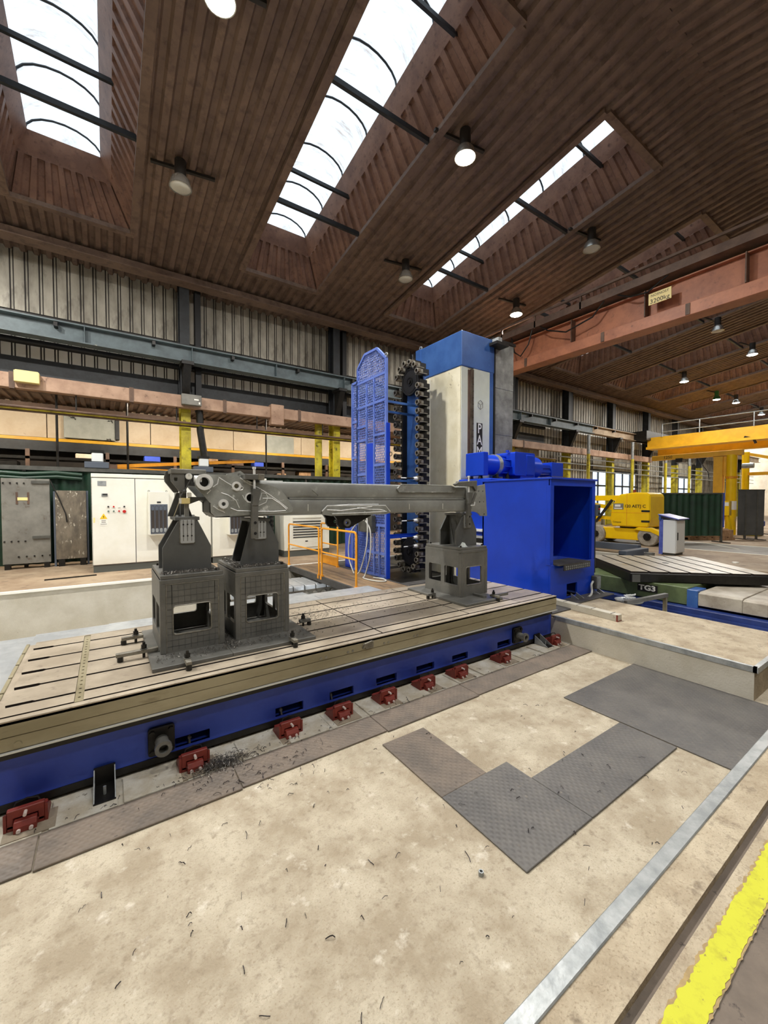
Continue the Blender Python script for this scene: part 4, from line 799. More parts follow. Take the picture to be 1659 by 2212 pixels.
for pts in ([(.79, 2.05), (.83, 2.08), (.84, 2.13)], [(.84, 2.14), (.9, 2.1), (.95, 2.07)], [(.86, 2.0), (.92, 1.98), (.99, 1.93), (1.02, 1.86)], [(.95, 2.04), (1.0, 2.02), (1.05, 2.03), (1.06, 2.05), (1.03, 2.07)], [(.94, 1.86), (1.0, 1.835), (1.1, 1.83), (1.2, 1.825), (1.35, 1.822), (1.47, 1.83)],
            [(1.05, 1.98), (1.07, 1.94), (1.1, 1.91)], [(1.21, 1.93), (1.23, 2.0), (1.27, 2.0), (1.29, 1.96), (1.27, 1.91), (1.2, 1.88)], [(1.2, 2.05), (1.3, 1.99), (1.4, 1.92), (1.49, 1.85)], [(1.24, 1.95), (1.33, 1.95), (1.41, 1.9), (1.48, 1.84)], [(.79, 1.88), (.83, 1.85), (.89, 1.82)], [(1.03, 2.14), (1.12, 2.08), (1.2, 2.05)], [(.74, 1.99), (.77, 2.02), (.75, 2.04), (.74, 2.03)]):
    mk('grinder_mark', B().tube([(x, 3.872, z) for x, z in pts], .0048, 5), 'chrome', hp)
mk('head_plate_far', B().plate(head, [], 'xz', 4.26, 4.288), 'boom', r); mk('head_core', B().box(.86, 3.9, 1.82, .97, 4.26, 2.1), 'boom', r)
mk('belly_plate', B().plate([(.777, 1.962), (.777, 1.817), (.829, 1.772), (1.2, 1.772), (1.2, 1.8), (.84, 1.8), (.81, 1.84), (.81, 1.962)], [], 'xz', 3.95, 4.25), 'blackoil', r)
mk('top_ear', B().plate([(.9, 2.12), (.93, 2.178), (.964, 2.188), (1.012, 2.199), (1.049, 2.21), (1.075, 2.19), (1.11, 2.149), (1.142, 2.11)], [circ(1.037, 2.175, .014, 10)], 'xz', 3.93, 3.955), 'ground', r)
mk('top_strip', B().box(1.2, 3.95, 2.118, 1.47, 4.2, 2.128), 'chrome', r)
lowp = [(1.874, 1.815), (1.934, 1.872), (2.688, 1.87), (2.755, 1.8), (2.74, 1.778), (2.69, 1.768), (1.985, 1.763), (1.882, 1.776)]
lp = mk('reinforcing_plate', B().plate(lowp, [], 'xz', 3.885, 3.906), 'ground', r, bev=.003)
mk('edge_weld', B().tube([(x, 3.89, z) for x, z in lowp[:4]], .007, 6), 'chrome', lp); mk('edge_weld', B().tube([(1.99, 3.885, 1.785), (2.3, 3.885, 1.79), (2.7, 3.885, 1.8)], .006, 6), 'chrome', lp)
for pts in ([(1.93, 1.83), (2.1, 1.82), (2.3, 1.84), (2.5, 1.86)], [(2.3, 1.85), (2.45, 1.83), (2.6, 1.825), (2.68, 1.81)], [(1.95, 1.87), (2.2, 1.885), (2.6, 1.885)]): mk('grinder_mark', B().tube([(x, 3.885 if z < 1.87 else 3.905, z) for x, z in pts], .0055, 5), 'chrome', lp)
lug = [(2.03, 1.78), (2.077, 1.72), (2.077, 1.664), (2.108, 1.627), (2.228, 1.622), (2.513, 1.755), (2.513, 1.78)]
for y in (3.93, 4.2): mk('lug', B().plate(lug, [circ(2.19, 1.685, .02, 14)], 'xz', y, y + .03), 'blackoil', r)
mk('lug_boss', B().ring((2.19, 3.905, 1.685), (2.19, 3.93, 1.685), .042, .02, 18), 'riser', r)
upp = [(2.861, 2.071), (2.924, 2.122), (3.741, 2.122), (3.834, 2.092), (3.808, 2.04), (2.888, 2.03)]
mk('reinforcing_plate', B().plate(upp, [], 'xz', 3.893, 3.91), 'boom', r, bev=.002); mk('edge_weld', B().tube([(x, 3.895, z) for x, z in upp] + [(2.861, 3.895, 2.071)], .006, 6), 'ground', r)
for x, z0 in ((1.72, 1.82), (3.05, 1.82), (3.6, 1.82)): mk('chalk_mark', B().box(x, YB0 - .003, z0, x + .006, YB0 - .001, z0 + .07), 'label_w', r)
mk('chalk_mark', B().tube([(1.58, YB0 + .001, 1.975), (1.7, YB0 + .001, 1.985), (1.83, YB0 + .001, 1.972), (1.84, YB0 + .001, 1.985), (1.77, YB0 + .001, 2.04)], .002, 4), 'ground', r)
ep = [(4.03, 2.134), (4.226, 2.133), (4.358, 2.155), (4.378, 1.992), (4.407, 1.722), (4.396, 1.711), (4.28, 1.714), (4.245, 1.74), (4.215, 1.76), (4.159, 1.776), (4.03, 1.777)]
eh = [circ(x, z, .011, 10) for x, z in ((4.232, 2.057), (4.316, 2.058), (4.253, 1.91), (4.332, 1.91), (4.345, 1.738))]
for y in (3.862, 4.268): mk('end_plate', B().plate(ep, eh, 'xz', y, y + .022), 'boom', r, bev=.002)
arcp = [(4.1 + .27 * math.sin(math.pi * i / 12) ** .5 if 0 < i < 12 else 4.1, 3.884 + .384 * i / 12) for i in range(13)]
b = B(); vv = []
for x, y in arcp: vv += [(x - .02, y, 2.0), (x - .02, y, 2.135)]
mk('end_trough', b.add(vv, [(2 * i, 2 * i + 2, 2 * i + 3, 2 * i + 1) for i in range(12)]), 'boom', r, True)
mk('end_web', B().box(4.03, 3.88, 1.78, 4.06, 4.27, 2.12), 'boom', r)
# ---- clamps round the boom
def upright(x, y, z0, z1, ztop, label, hook):
    t = thing('boom_clamp', label, 'clamp', (x, y, z0))
    mk('upright_bar', B().box(x - .03, y, z0, x + .03, y + .045, z1), 'riser', t, bev=.003)
    for z in (z0 + .05, z0 + .15): mk('bolt_hole', B().cyl((x, y + .001, z), (x, y - .002, z), .014, 12), 'black', t)
    mk('jaw', B().plate([(x - .025, z1 - .02), (x + .03, z1 - .02), (x + .055, z1 + .14), (x - .02, z1 + .14)], [], 'xz', y - .005, y + .06), 'riser', t, bev=.003)
    mk('clamp_stud', B().cyl((x + .0, y + .02, z1 - .02), (x + .0, y + .02, ztop), .011, 10), 'chrome', t)
    mk('strap_bar', B().box(x - .09, y - .0, ztop - .1, x + .03, y + .34, ztop - .05) if hook else B().plate([(x - .28, ztop - .1), (x - .24, ztop - .12), (x + .07, ztop - .12), (x + .12, ztop - .18), (x + .14, ztop - .18), (x + .14, ztop - .04), (x - .2, ztop - .07)], [], 'xz', y + .0, y + .045), 'riser', t, bev=.003)
    mk('spacer_block', B().box(x + .03, y - .002, ztop - .1, x + .09, y + .3, ztop - .045), 'weld' if hook else 'riser', t, bev=.003)
    mk('screw_head', B().cyl((x + .0, y + .02, ztop), (x + .0, y + .02, ztop + .02), .017, 10), 'chrome', t)
    return t
upright(1.15, 3.815, 1.57, 1.9, 2.225, 'tall steel clamp over the boom head on the middle tower', 1); t = upright(4.025, 3.83, 1.562, 1.9, 2.24, 'tall steel clamp over the right end of the boom', 0)
mk('hook_handle', B().tube([(4.04, 3.83, 1.86), (4.09, 3.81, 1.865), (4.1, 3.81, 1.91)], .009, 6), 'chrome', t); mk('hook_lever', B().bar((4.06, 3.82, 1.9), (4.13, 3.82, 2.03), .02, .03), 'riser', t)
# ---- locating fixture at the left tower
r = thing('locating_fixture', 'steel locating fixture with dial gauge standing on the left tower', 'fixture', (.58, 4.05, 1.785))
fx = [(.43, 2.137), (.434, 2.099), (.505, 2.001), (.545, 2.001), (.545, 2.16), (.475, 2.2), (.443, 2.195)]
for y in (4.12, 3.95): mk('bracket_plate', B().plate([(x + (.03 if y < 4 else 0), z) for x, z in fx], [rrect(.49, 2.1, .515, 2.13, .004, 2)] if y < 4 else [], 'xz', y, y + .03), 'riser', r, bev=.003)
mk('top_bar', B().box(.462, 3.94, 2.165, .748, 4.16, 2.207), 'plategrey', r, bev=.004); mk('cross_tube', B().box(.545, 3.98, 2.06, .7, 4.14, 2.165), 'riserdark', r)
mk('post', B().box(.572, 3.96, 1.785, .606, 4.0, 1.9), 'plategrey', r); mk('post', B().box(.55, 4.05, 1.785, .6, 4.12, 2.07), 'riserdark', r)
p = mk('stop_block', B().box(.541, 3.935, 1.9, .612, 4.0, 1.952), 'label_cream', r, bev=.004); mk('arrow_mark', B().plate([(.525, 1.902), (.541, 1.902), (.546, 1.925), (.541, 1.95), (.525, 1.95)], [], 'xz', 3.937, 3.95), 'label_w', p)
mk('white_block', B().box(.594, 3.95, 1.96, .627, 3.98, 2.0), 'label_w', r, bev=.003); mk('lower_arm', B().plate([(.612, 1.896), (.705, 1.934), (.731, 1.92), (.74, 1.96), (.626, 1.962), (.612, 1.95)], [], 'xz', 3.98, 4.12), 'riserdark', r); mk('ball_nut', B().lathe([(0, -.02), (.016, -.012), (.02, 0), (.016, .012), (0, .02)], (.565, 3.93, 2.01), 'y', 10), 'riserdark', r, True)
g = mk('dial_gauge', B().cyl((.603, 3.92, 2.142), (.603, 3.945, 2.142), .028, 20), 'chrome', r); mk('dial_face', B().cyl((.603, 3.918, 2.142), (.603, 3.92, 2.142), .024, 20), 'label_w', g)
mk('dial_mark', B().box(.602, 3.9165, 2.142, .604, 3.918, 2.162), 'text', g); mk('gauge_arm', B().tube([(.62, 3.93, 2.12), (.59, 3.93, 2.06), (.57, 3.93, 2.02), (.535, 3.93, 1.965)], .007, 6), 'riserdark', r)
mk('back_web', B().plate([(.455, 1.785), (.66, 1.785), (.62, 1.9), (.56, 2.0), (.53, 2.0)], [], 'xz', 4.14, 4.17), 'riserdark', r); mk('cable', B().tube([(.48, 3.93, 1.79), (.52, 3.94, 1.9), (.545, 3.95, 1.99)], .004, 5), 'tableside', r)
mk('stop_pin', B().cyl((.64, 3.9, 2.12), (.7, 3.9, 2.12), .03, 14), 'chrome', r)
# ================================================================== boring machine: column, magazine, guard
r = thing('machine_saddle', 'dark machine saddle plates at the foot of the column', 'machine base', (6, 7, .0))
mk('saddle_plate', B().box(4.7, 5.3, .12, 8.0, 8.3, .28), 'blackoil', r, bev=.01); mk('saddle_foot', B().box(4.8, 5.4, -.9, 8.0, 8.2, .12), 'black', r)
for i in range(4): mk('deck_strip', B().box(4.65, 5.32 + .26 * i, .28, 6.0, 5.56 + .26 * i, .3 + .004 * (i % 2)), 'deckgrey', r, bev=.003)
r = thing('machine_column', 'tall cream machine column with blue cap and vertical lettering', 'machine column', (6.65, 6.9, .28))
CX0, CX1, CY0, CY1 = 6.2, 7.13, 6.17, 7.57
mk('column_body', B().box(CX0 + .01, CY0 + .01, .28, CX1, CY1, 4.8), 'cream', r, bev=.02)
mk('front_face', B().box(CX0 + .012, CY0 - .002, .28, CX0 + .2, CY0 + .01, 4.78), 'palegreen', r); mk('front_face', B().box(CX0 + .36, CY0 - .012, .28, CX1 - .05, CY0 + .01, 4.78), 'palegreen', r, bev=.004)
mk('guide_way', B().box(CX0 + .27, CY0 - .03, .28, CX0 + .36, CY0 + .01, 4.74), 'waysteel', r, bev=.004); mk('way_strip', B().box(CX0 + .2, CY0 - .014, .28, CX0 + .27, CY0 + .01, 4.72), 'beamrust', r)
for i in range(30): mk('way_bolt', B().cyl((CX0 + .34, CY0 - .03, .5 + .14 * i), (CX0 + .34, CY0 - .034, .5 + .14 * i), .014, 8), 'black', r)
mk('edge_strip', B().box(CX1 - .05, CY0 - .02, .28, CX1 + .06, CY0 + .04, 4.8), 'capblue', r, bev=.004); mk('side_seam', B().box(CX0, CY0 + 1.0, .28, CX0 + .012, CY0 + 1.02, 4.78), 'label_w', r)
mk('side_panel', B().box(CX0 + .002, CY0 + .02, .28, CX0 + .012, CY0 + .12, 4.76), 'cream', r)
cap = mk('cap', B().box(CX0 - .015, CY0 - .03, 4.77, CX1 + .08, CY1 + .1, 5.5), 'capblue', r, bev=.012)
mk('cap_bracket', B().box(CX1 - .1, CY0 - .25, 5.34, CX1 + .3, CY0 + .1, 5.4), 'blackoil', cap); mk('cap_lamp', B().box(CX1 - .02, CY0 - .22, 5.4, CX1 + .1, CY0 - .05, 5.5), 'galv', cap); mk('lifting_eye', B().ring((CX0 + .05, CY1, 5.56), (CX0 + .07, CY1, 5.56), .05, .028, 12), 'galv', cap)
mk('side_cover', B().box(CX0 - .03, CY1 - .1, 4.3, CX0, CY1 + .08, 5.5), 'capblue', cap)
b = mk('sign_board', B().box(6.665, CY0 - .018, 2.56, 6.845, CY0 - .011, 3.62), 'text', r)
for i, ch in enumerate('PAMA'): text('sign_letter', ch, .3, 'textwhite', b, (6.755, CY0 - .0195, 3.49 - .25 * i), (1, 0, 0), (0, 0, 1), .001, .003, .8)
e = mk('emblem', B().tube([(6.78 + .085 * math.cos(a), CY0 - .013, 4.02 + .1 * math.sin(a)) for a in [math.pi / 6 + i * math.pi / 3 for i in range(7)]], .007, 5), 'plategrey', r); mk('emblem_cube', B().tube([(6.78, CY0 - .013, 4.02), (6.78, CY0 - .013, 3.93)], .006, 5).tube([(6.71, CY0 - .013, 4.06), (6.78, CY0 - .013, 4.02), (6.85, CY0 - .013, 4.06)], .006, 5), 'plategrey', e)
r = thing('column_cover', 'dull steel telescopic cover right of the machine column', 'machine cover', (7.55, 6.6, .28))
for i in range(5): mk('cover_sheet', B().box(7.24 - .004 * i, 6.2 - .006 * i, .28 + 1.05 * i, 7.92, 7.4, 1.3 + 1.05 * i + .03), 'brushed', r, bev=.006)
mk('top_cap', B().box(7.2, 6.15, 5.52, 7.96, 7.42, 5.58), 'blackoil', r); mk('side_rail', B().box(7.21, 6.14, .28, 7.25, 6.3, 5.5), 'black', r)
# headstock
r = thing('headstock', 'blue headstock block with bright steel strips behind the cabin', 'machine head', (7.2, 5.7, .5))
mk('housing', B().box(6.06, 5.25, 1.2, 8.3, 6.1, 2.36), 'blue', r, bev=.02)
for i, z in enumerate((1.37, 1.24, 1.1, .98)): mk('slide_strip', B().box(5.98, 5.2, z - .045, 6.6, 5.9, z), 'chrome' if i % 2 == 0 else 'cover', r)
mk('lower_block', B().box(6.02, 5.3, .3, 8.2, 6.1, 1.2), 'bedblue', r); mk('bellows', B().box(6.0, 5.22, 1.05, 6.5, 5.8, 1.19), 'blackoil', r)
r = thing('spindle_motor', 'glossy blue motor and gearbox behind the cabin roof', 'motor', (7.3, 5.65, 2.38)); zc, yc = 2.66, 5.65
mk('end_plate', B().box(6.06, yc - .24, 2.42, 6.2, yc + .24, 2.88), 'blue', r, bev=.01)
mk('barrel', B().lathe([(0, 6.2), (.19, 6.2), (.2, 6.22), (.2, 6.56), (.21, 6.58), (.21, 6.72), (.2, 6.74), (.14, 7.0), (0, 7.0)], (0, yc, zc), 'x', 24), 'blue', r, True); mk('clamp_band', B().ring((6.58, yc, zc), (6.68, yc, zc), .222, .205, 28), 'galv', r, True)
for i in range(8):
    a = i * math.pi / 4 + .2; mk('cone_rib', B().slab((6.74, yc + .2 * math.cos(a), zc + .2 * math.sin(a)), (7.0, yc + .2 * math.cos(a), zc + .2 * math.sin(a)), (7.0, yc + .12 * math.cos(a), zc + .12 * math.sin(a)), (6.74, yc + .18 * math.cos(a), zc + .18 * math.sin(a)), .012), 'blue', r)
mk('gearbox', B().plate(rrect(6.98, 2.45, 7.66, 2.94, .04, 3), [], 'xz', yc - .26, yc + .26), 'blue', r, bev=.01); mk('gearbox_corner', B().box(7.34, yc - .28, 2.46, 7.62, yc + .28, 2.9), 'blue', r, bev=.02); mk('gear_foot', B().box(7.2, yc - .24, 2.37, 7.7, yc + .24, 2.47), 'blue', r, bev=.01)
mk('coupling', B().cyl((7.66, yc, 2.66), (7.98, yc, 2.66), .24, 24), 'blue', r, True); mk('eye_bolts', B().ring((7.1, yc, 2.97), (7.12, yc, 2.97), .03, .018, 10).cyl((6.95, yc - .1, 2.94), (6.95, yc - .1, 2.98), .04, 8), 'blue', r)
mk('brake_arm', B().box(7.98, yc - .14, 2.52, 8.55, yc + .14, 2.74), 'blue', r, bev=.01); mk('brake_end', B().box(8.4, yc - .18, 2.48, 8.86, yc + .16, 2.8), 'blue', r, bev=.01); mk('brake_fins', B().box(8.0, yc - .17, 2.56, 8.38, yc - .14, 2.6).box(8.0, yc - .17, 2.66, 8.38, yc - .14, 2.7), 'blue', r)
for x in (6.13, 6.62, 6.95, 8.5): mk('foot_stand', B().cyl((x, yc - .1, 2.36), (x, yc - .1, 2.47), .05, 10, .03).cyl((x, yc - .1, 2.44), (x, yc - .1, 2.52), .022, 8), 'blackoil', r)
# ---- tool magazine
XM = 5.5; r = thing('tool_magazine', 'chain tool magazine with two black sprockets beside the guard screen', 'tool magazine', (XM, 7.0, .3))
mk('back_plate', B().box(XM + .12, 6.72, .6, XM + .2, 7.3, 4.75), 'capblue', r, bev=.005)
for y in (6.68, 7.27): mk('chain_rail', B().box(XM, y, .75, XM + .2, y + .05, 4.5), 'blackoil', r)
for z, nm_ in ((4.51, 0), (.8, 1)):
    d = mk('sprocket', B().lathe([(0, 0), (.29, 0), (.3, .015), (.3, .05), (0, .05)], (XM - .02, 7.0, z), 'x', 28), 'black', r, True)
    mk('hub_ring', B().ring((XM - .022, 7.0, z), (XM - .034, 7.0, z), .1, .08, 18).cyl((XM - .02, 7.0, z), (XM - .05, 7.0, z), .045, 12).ring((XM - .022, 7.0, z), (XM - .028, 7.0, z), .25, .24, 24), 'blackoil', d)
pm = B(); pm.plate(circ(0, 0, .066, 6, .5), [circ(0, 0, .036, 12)], 'yz', -.13, -.1).plate(rrect(-.055, -.05, .055, .05, .02, 2), [circ(0, 0, .036, 12)], 'yz', -.1, .06)
pot = mesh('tool_pot', pm, 'waysteel', bev=.003); pmr = mesh('pot_ring', B().ring((-.14, 0, 0), (-.128, 0, 0), .056, .038, 14), 'weld'); plm = mesh('pot_plate', B().box(-.06, -.058, -.03, .05, -.052, .03).box(-.1, -.075, -.06, .1, .075, -.045), 'weld'); tail = mesh('pot_tail', B().box(.0, -.06, -.062, .16, .06, .05), 'blackoil')
pots = []; n = 21
for i in range(n): pots.append((6.61, .8 + .1767 * i)); 
for i in range(6): a = math.pi * (i + .7) / 6.6; pots.append((7.0 - .39 * math.cos(a), 4.51 + .39 * math.sin(a)))
for i in range(n): pots.append((7.39, .8 + .1767 * i))
for i in range(6): a = math.pi * (i + .7) / 6.6; pots.append((7.0 - .39 * math.cos(a), .8 - .39 * math.sin(a)))
for y, z in pots:
    p = link('tool_pot', pot, r, (XM, y, z)); link('pot_ring', pmr, p, (XM, y, z)); link('pot_plate', plm, p, (XM, y, z)); link('pot_tail', tail, p, (XM, y, z))
for k, (z, L) in enumerate(((2.39, .32), (1.51, .3), (1.155, .3), (.975, .25))):
    t = thing('cutting_tool', 'slim cutting tool held in the magazine, ' + ('just above the boom', 'just below the boom', 'at the blue brace', 'lowest of the four')[k], 'tool', (XM - .13, 6.61, z), 'cutting tools in the magazine')
    mk('holder', B().cyl((XM - .14, 6.61, z), (XM - .22, 6.61, z), .04, 12, .03), 'chrome', t, True); mk('shank', B().cyl((XM - .22, 6.61, z), (XM - .22 - L * .6, 6.61, z), .018, 10), 'blackoil', t, True); mk('tip', B().cyl((XM - .22 - L * .6, 6.61, z), (XM - .22 - L, 6.61, z), .011, 8), 'chrome', t)
b = B()
for i in range(3): b.tube([(XM - .05, 6.85, 4.86), (XM - .02, 6.9, 5.0 + .03 * i), (XM, 6.98, 5.02 + .03 * i), (XM + .03, 7.05, 4.9)], .01, 5)
mk('top_cables', b, 'black', r)
# ---- guard screen
XG = 4.7; r = thing('guard_screen', 'blue expanded metal guard screen with pointed top', 'guard', (XG, 7.4, .33))
main = [(6.77, .34), (7.88, .34), (7.88, 4.86), (7.58, 5.1), (7.1, 5.09), (6.77, 4.8)]; side = [(7.89, .34), (8.12, .34), (8.12, 4.58), (7.89, 4.58)]
def clip(poly, p, d):
    t0, t1 = -1e9, 1e9; m = len(poly); area = sum(poly[i][0] * poly[(i + 1) % m][1] - poly[(i + 1) % m][0] * poly[i][1] for i in range(m)); s = 1 if area > 0 else -1
    for i in range(m):
        a, b = poly[i], poly[(i + 1) % m]; nx_, ny_ = -(b[1] - a[1]) * s, (b[0] - a[0]) * s
        den = nx_ * d[0] + ny_ * d[1]; num = nx_ * (a[0] - p[0]) + ny_ * (a[1] - p[1])
        if abs(den) < 1e-9:
            if num > 0: return None
            continue
        t = num / den
        if den > 0: t0 = max(t0, t)
        else: t1 = min(t1, t)
    return (t0, t1) if t1 > t0 + 1e-3 else None
def diamonds(poly, x, w, h, th):
    b = B(); ys = [p[0] for p in poly]; zs = [p[1] for p in poly]
    for s in (1, -1):
        k = min(zs) - (max(ys) - min(ys)) * h / w
        while k < max(zs) + (max(ys) - min(ys)) * h / w:
            p = (min(ys), k); d = (1, s * h / w); c = clip(poly, p, d)
            if c: b.bar((x, p[0] + c[0] * d[0], p[1] + c[0] * d[1]), (x, p[0] + c[1] * d[0], p[1] + c[1] * d[1]), th, th)
            k += h
    return b
for poly in (main, side):
    o = mk('expanded_mesh', diamonds(poly, XG, .052, .105, .0085), 'guardblue', r); o['kind'] = 'stuff'
    m_ = len(poly)
    for i in range(m_): a, c = poly[i], poly[(i + 1) % m_]; mk('frame_bar', B().bar((XG, a[0], a[1]), (XG, c[0], c[1]), .05, .05), 'guardblue', r)
for y, z0, z1 in ((7.5, .34, 4.45), (7.2, .34, 4.5), (7.0, .34, 1.4)): mk('frame_bar', B().bar((XG - .012, y, z0), (XG - .012, y, z1), .03, .045), 'guardblue', r)
for z, a, c in ((4.52, 6.77, 7.88), (3.98, 6.77, 7.88), (3.3, 6.77, 7.2), (2.67, 6.77, 7.2), (3.55, 7.5, 7.88), (3.25, 7.5, 7.88), (2.5, 7.5, 7.88), (1.41, 6.77, 7.88), (.82, 6.77, 7.5), (3.7, 7.89, 8.12), (2.9, 7.89, 8.12), (1.4, 7.89, 8.12)): mk('frame_bar', B().bar((XG - .014, a, z), (XG - .014, c, z), .028, .05), 'guardblue', r)
mk('solid_sheet', B().box(XG - .02, 7.2, 1.9, XG - .008, 7.5, 3.15), 'blue', r); mk('edge_post', B().box(XG - .02, 6.72, .33, XG + .06, 6.79, 3.5), 'blue', r)
for y, z in ((6.8, 3.95), (7.02, 3.8), (6.8, 2.34), (6.85, 1.2), (6.75, 1.17)): mk('brace', B().bar((XG, y, z), (XM + .12, y, z), .035, .045), 'blue' if z < 2 else 'capblue', r)
mk('hanging_ring', B().ring((XG - .02, 6.76, 4.86), (XG, 6.76, 4.86), .05, .036, 12), 'galv', r); mk('warning_disc', B().ring((XG, 6.62, 2.86), (XG + .01, 6.62, 2.86), .045, .035, 14), 'black', r)
tag(mk('pale_panel', B().box(5.9, 7.62, .28, 6.15, 7.9, 4.2), 'conc_wall', None, bev=.01), 'pale grey panel between the guard screen and the magazine', 'machine cover')
# ---- bridge platform with railing, hoses
r = thing('bridge_platform', 'plank covered steel platform crossing the pit behind the table', 'platform', (4.2, 7.3, .2))
for i in range(5): mk('plank', B().box(3.74 + .178 * i, 5.05, .285, 3.912 + .178 * i, 9.55, .325 + .002 * (i % 2)), 'plank', r, bev=.004)
mk('edge_channel', B().box(3.69, 5.0, .2, 3.74, 9.6, .33), 'deckgrey', r); mk('edge_channel', B().box(4.63, 5.3, .2, 4.68, 9.6, .33), 'deckgrey', r); mk('cross_member', B().box(3.74, 5.0, .22, 4.63, 5.05, .32).box(3.74, 7.3, .2, 4.63, 7.4, .28), 'deckgrey', r)
tag(mk('steel_deck', B().box(4.69, 8.0, .26, 6.0, 9.6, .325), 'deckgrey', None), 'dark steel deck behind the blue guard screen', 'deck')
def rail(x, y0, y1, label, toe=False, z1=1.35, base=.33):
    t = thing('safety_railing', label, 'railing', (x, (y0 + y1) / 2, base), 'orange railings on the platform'); zb = base
    mk('top_rail', B().tube([(x, y0, zb), (x, y0, z1 - .06), (x, y0 + .02, z1 - .015), (x, y0 + .07, z1), (x, y1 - .07, z1), (x, y1 - .02, z1 - .015), (x, y1, z1 - .06), (x, y1, zb)], .021, 8), 'orange', t, True)
    mk('mid_rail', B().cyl((x, y0, .85), (x, y1, .85), .017, 8), 'orange', t, True)
    for y in (y0, y1): mk('post_foot', B().box(x - .03, y - .03, zb - .06, x + .03, y + .03, zb + .03), 'orange', t)
    if toe: mk('toe_board', B().box(x - .006, y0 + .03, .34, x + .006, y1 - .03, .55), 'orange', t)
rail(3.71, 6.3, 7.72, 'orange railing section nearest the hanging hoses'); rail(3.71, 7.86, 9.58, 'orange railing section nearest the chiller'); rail(4.55, 8.6, 9.5, 'orange railing with toe board on the far side of the platform', True); rail(5.3, 8.3, 8.75, 'narrow orange railing behind the guard screen')
mk_h = [[(4.5, 7.25, 1.72), (4.45, 7.1, 1.45), (4.4, 7.05, 1.0), (4.35, 7.2, .5), (4.3, 7.3, .36)], [(4.5, 7.25, 1.5), (4.46, 7.0, 1.3), (4.42, 6.95, .8), (4.4, 7.1, .4), (4.3, 7.0, .345), (4.35, 6.6, .345), (4.5, 6.5, .345), (4.58, 6.7, .345), (4.5, 6.95, .345)], [(4.5, 7.5, 1.5), (4.42, 7.75, 1.2), (4.4, 7.8, .7), (4.36, 7.5, .36)]]
r = thing('hose_bundle', 'pale grey hoses hanging by the blue guard screen', 'hose', (4.4, 7.2, .33))
def smooth_pts(p, n=5):
    out = []; P = [Vector(q) for q in p]
    for i in range(len(P) - 1):
        a, b, c, d = P[max(i - 1, 0)], P[i], P[i + 1], P[min(i + 2, len(P) - 1)]
        for k in range(n): t = k / n; out.append(.5 * ((2 * b) + (c - a) * t + (2 * a - 5 * b + 4 * c - d) * t * t + (3 * b - a - 3 * c + d) * t ** 3))
    return out + [P[-1]]
for h_ in mk_h: mk('hose', B().tube(smooth_pts(h_), .014, 7), 'hose', r, True)
r = thing('pendant_box', 'grey terminal box with label behind the hanging hoses', 'electrical box', (4.62, 7.5, 1.2)); mk('body', B().box(4.55, 7.1, 1.25, 4.66, 7.65, 1.62), 'greybeam', r, bev=.01); mk('label_plate', B().box(4.545, 7.4, 1.5, 4.552, 7.6, 1.58), 'label_w', r)
r = thing('blue_locker', 'low blue cabinet left of the guard screen', 'cabinet', (4.9, 8.3, .33)); mk('body', B().box(4.75, 8.16, .33, 5.2, 8.6, 1.45), 'blue', r, bev=.01); mk('door', B().box(4.738, 8.2, .4, 4.75, 8.56, 1.4), 'bedblue', r); mk('handle', B().box(4.725, 8.3, .9, 4.74, 8.34, 1.05), 'galv', r)
# bed covers of the column, seen under the platform
r = thing('column_way_cover', 'ridged stainless cover over the column bed in the deep pit', 'way cover', (2.8, 7.7, -.9))
for i in range(11): mk('cover_ridge', B().plate([(7.86, .15), (7.9, .17), (8.7, .17), (8.74, .12), (8.74, -.1), (7.86, -.1)], [], 'yz', 1.9 + .25 * i, 2.13 + .25 * i), 'cover', r, bev=.01)
mk('bed_side', B().box(1.9, 7.84, -.9, 4.6, 8.7, .06), 'oldgrey', r); 
for i in range(12): mk('side_bolt', B().cyl((2.0 + .2 * i, 7.84, -.02), (2.0 + .2 * i, 7.8, -.02), .05, 10), 'weld', r)
tag(mk('pit_sheet', B().plate([(5.9, .12), (7.78, .04), (7.78, .02), (5.9, .1)], [], 'yz', 1.6, 3.3), 'cover', None), 'sloping bright sheet between the table and the column bed', 'steel sheet')
tag(mk('pit_bracket', B().plate([(8.9, .1), (9.45, .1), (9.45, -.5)], [], 'yz', 3.0, 3.5), 'conc_wall', None), 'grey wedge bracket under the platform at the pit wall', 'bracket')
# ================================================================== operator cabin
r = thing('blue_cabin', 'large glossy blue sheet metal cabin with open front', 'machine cabin', (6.3, 4.4, .2))
KX0, KX1, KY0, KY1, KZ0, KZ1 = 5.65, 6.95, 3.69, 5.06, .2, 2.26
mk('side_wall', B().box(KX0, KY0 + .02, KZ0, KX0 + .03, KY1, KZ1), 'blue', r); mk('side_wall', B().box(KX1 - .03, KY0 + .02, .92, KX1, KY1, KZ1), 'blue', r); mk('back_wall', B().box(KX0, KY1 - .03, KZ0, KX1, KY1, KZ1), 'blue', r)
mk('roof', B().box(KX0 - .02, KY0 - .03, KZ1, KX1 + .02, KY1 + .02, KZ1 + .03), 'blue', r, bev=.004); mk('inner_floor', B().box(KX0 + .03, KY0 + .03, .86, KX1 - .03, KY1 - .03, .9), 'bedblue', r)
mk('front_header', B().box(KX0, KY0, 2.16, KX1, KY0 + .04, KZ1), 'blue', r, bev=.004); mk('front_post', B().box(KX0 - .008, KY0 - .004, .92, KX0 + .08, KY0 + .07, 2.16), 'blue', r, bev=.004); mk('front_post', B().box(KX1 - .1, KY0, .92, KX1, KY0 + .05, 2.16), 'blue', r, bev=.004)
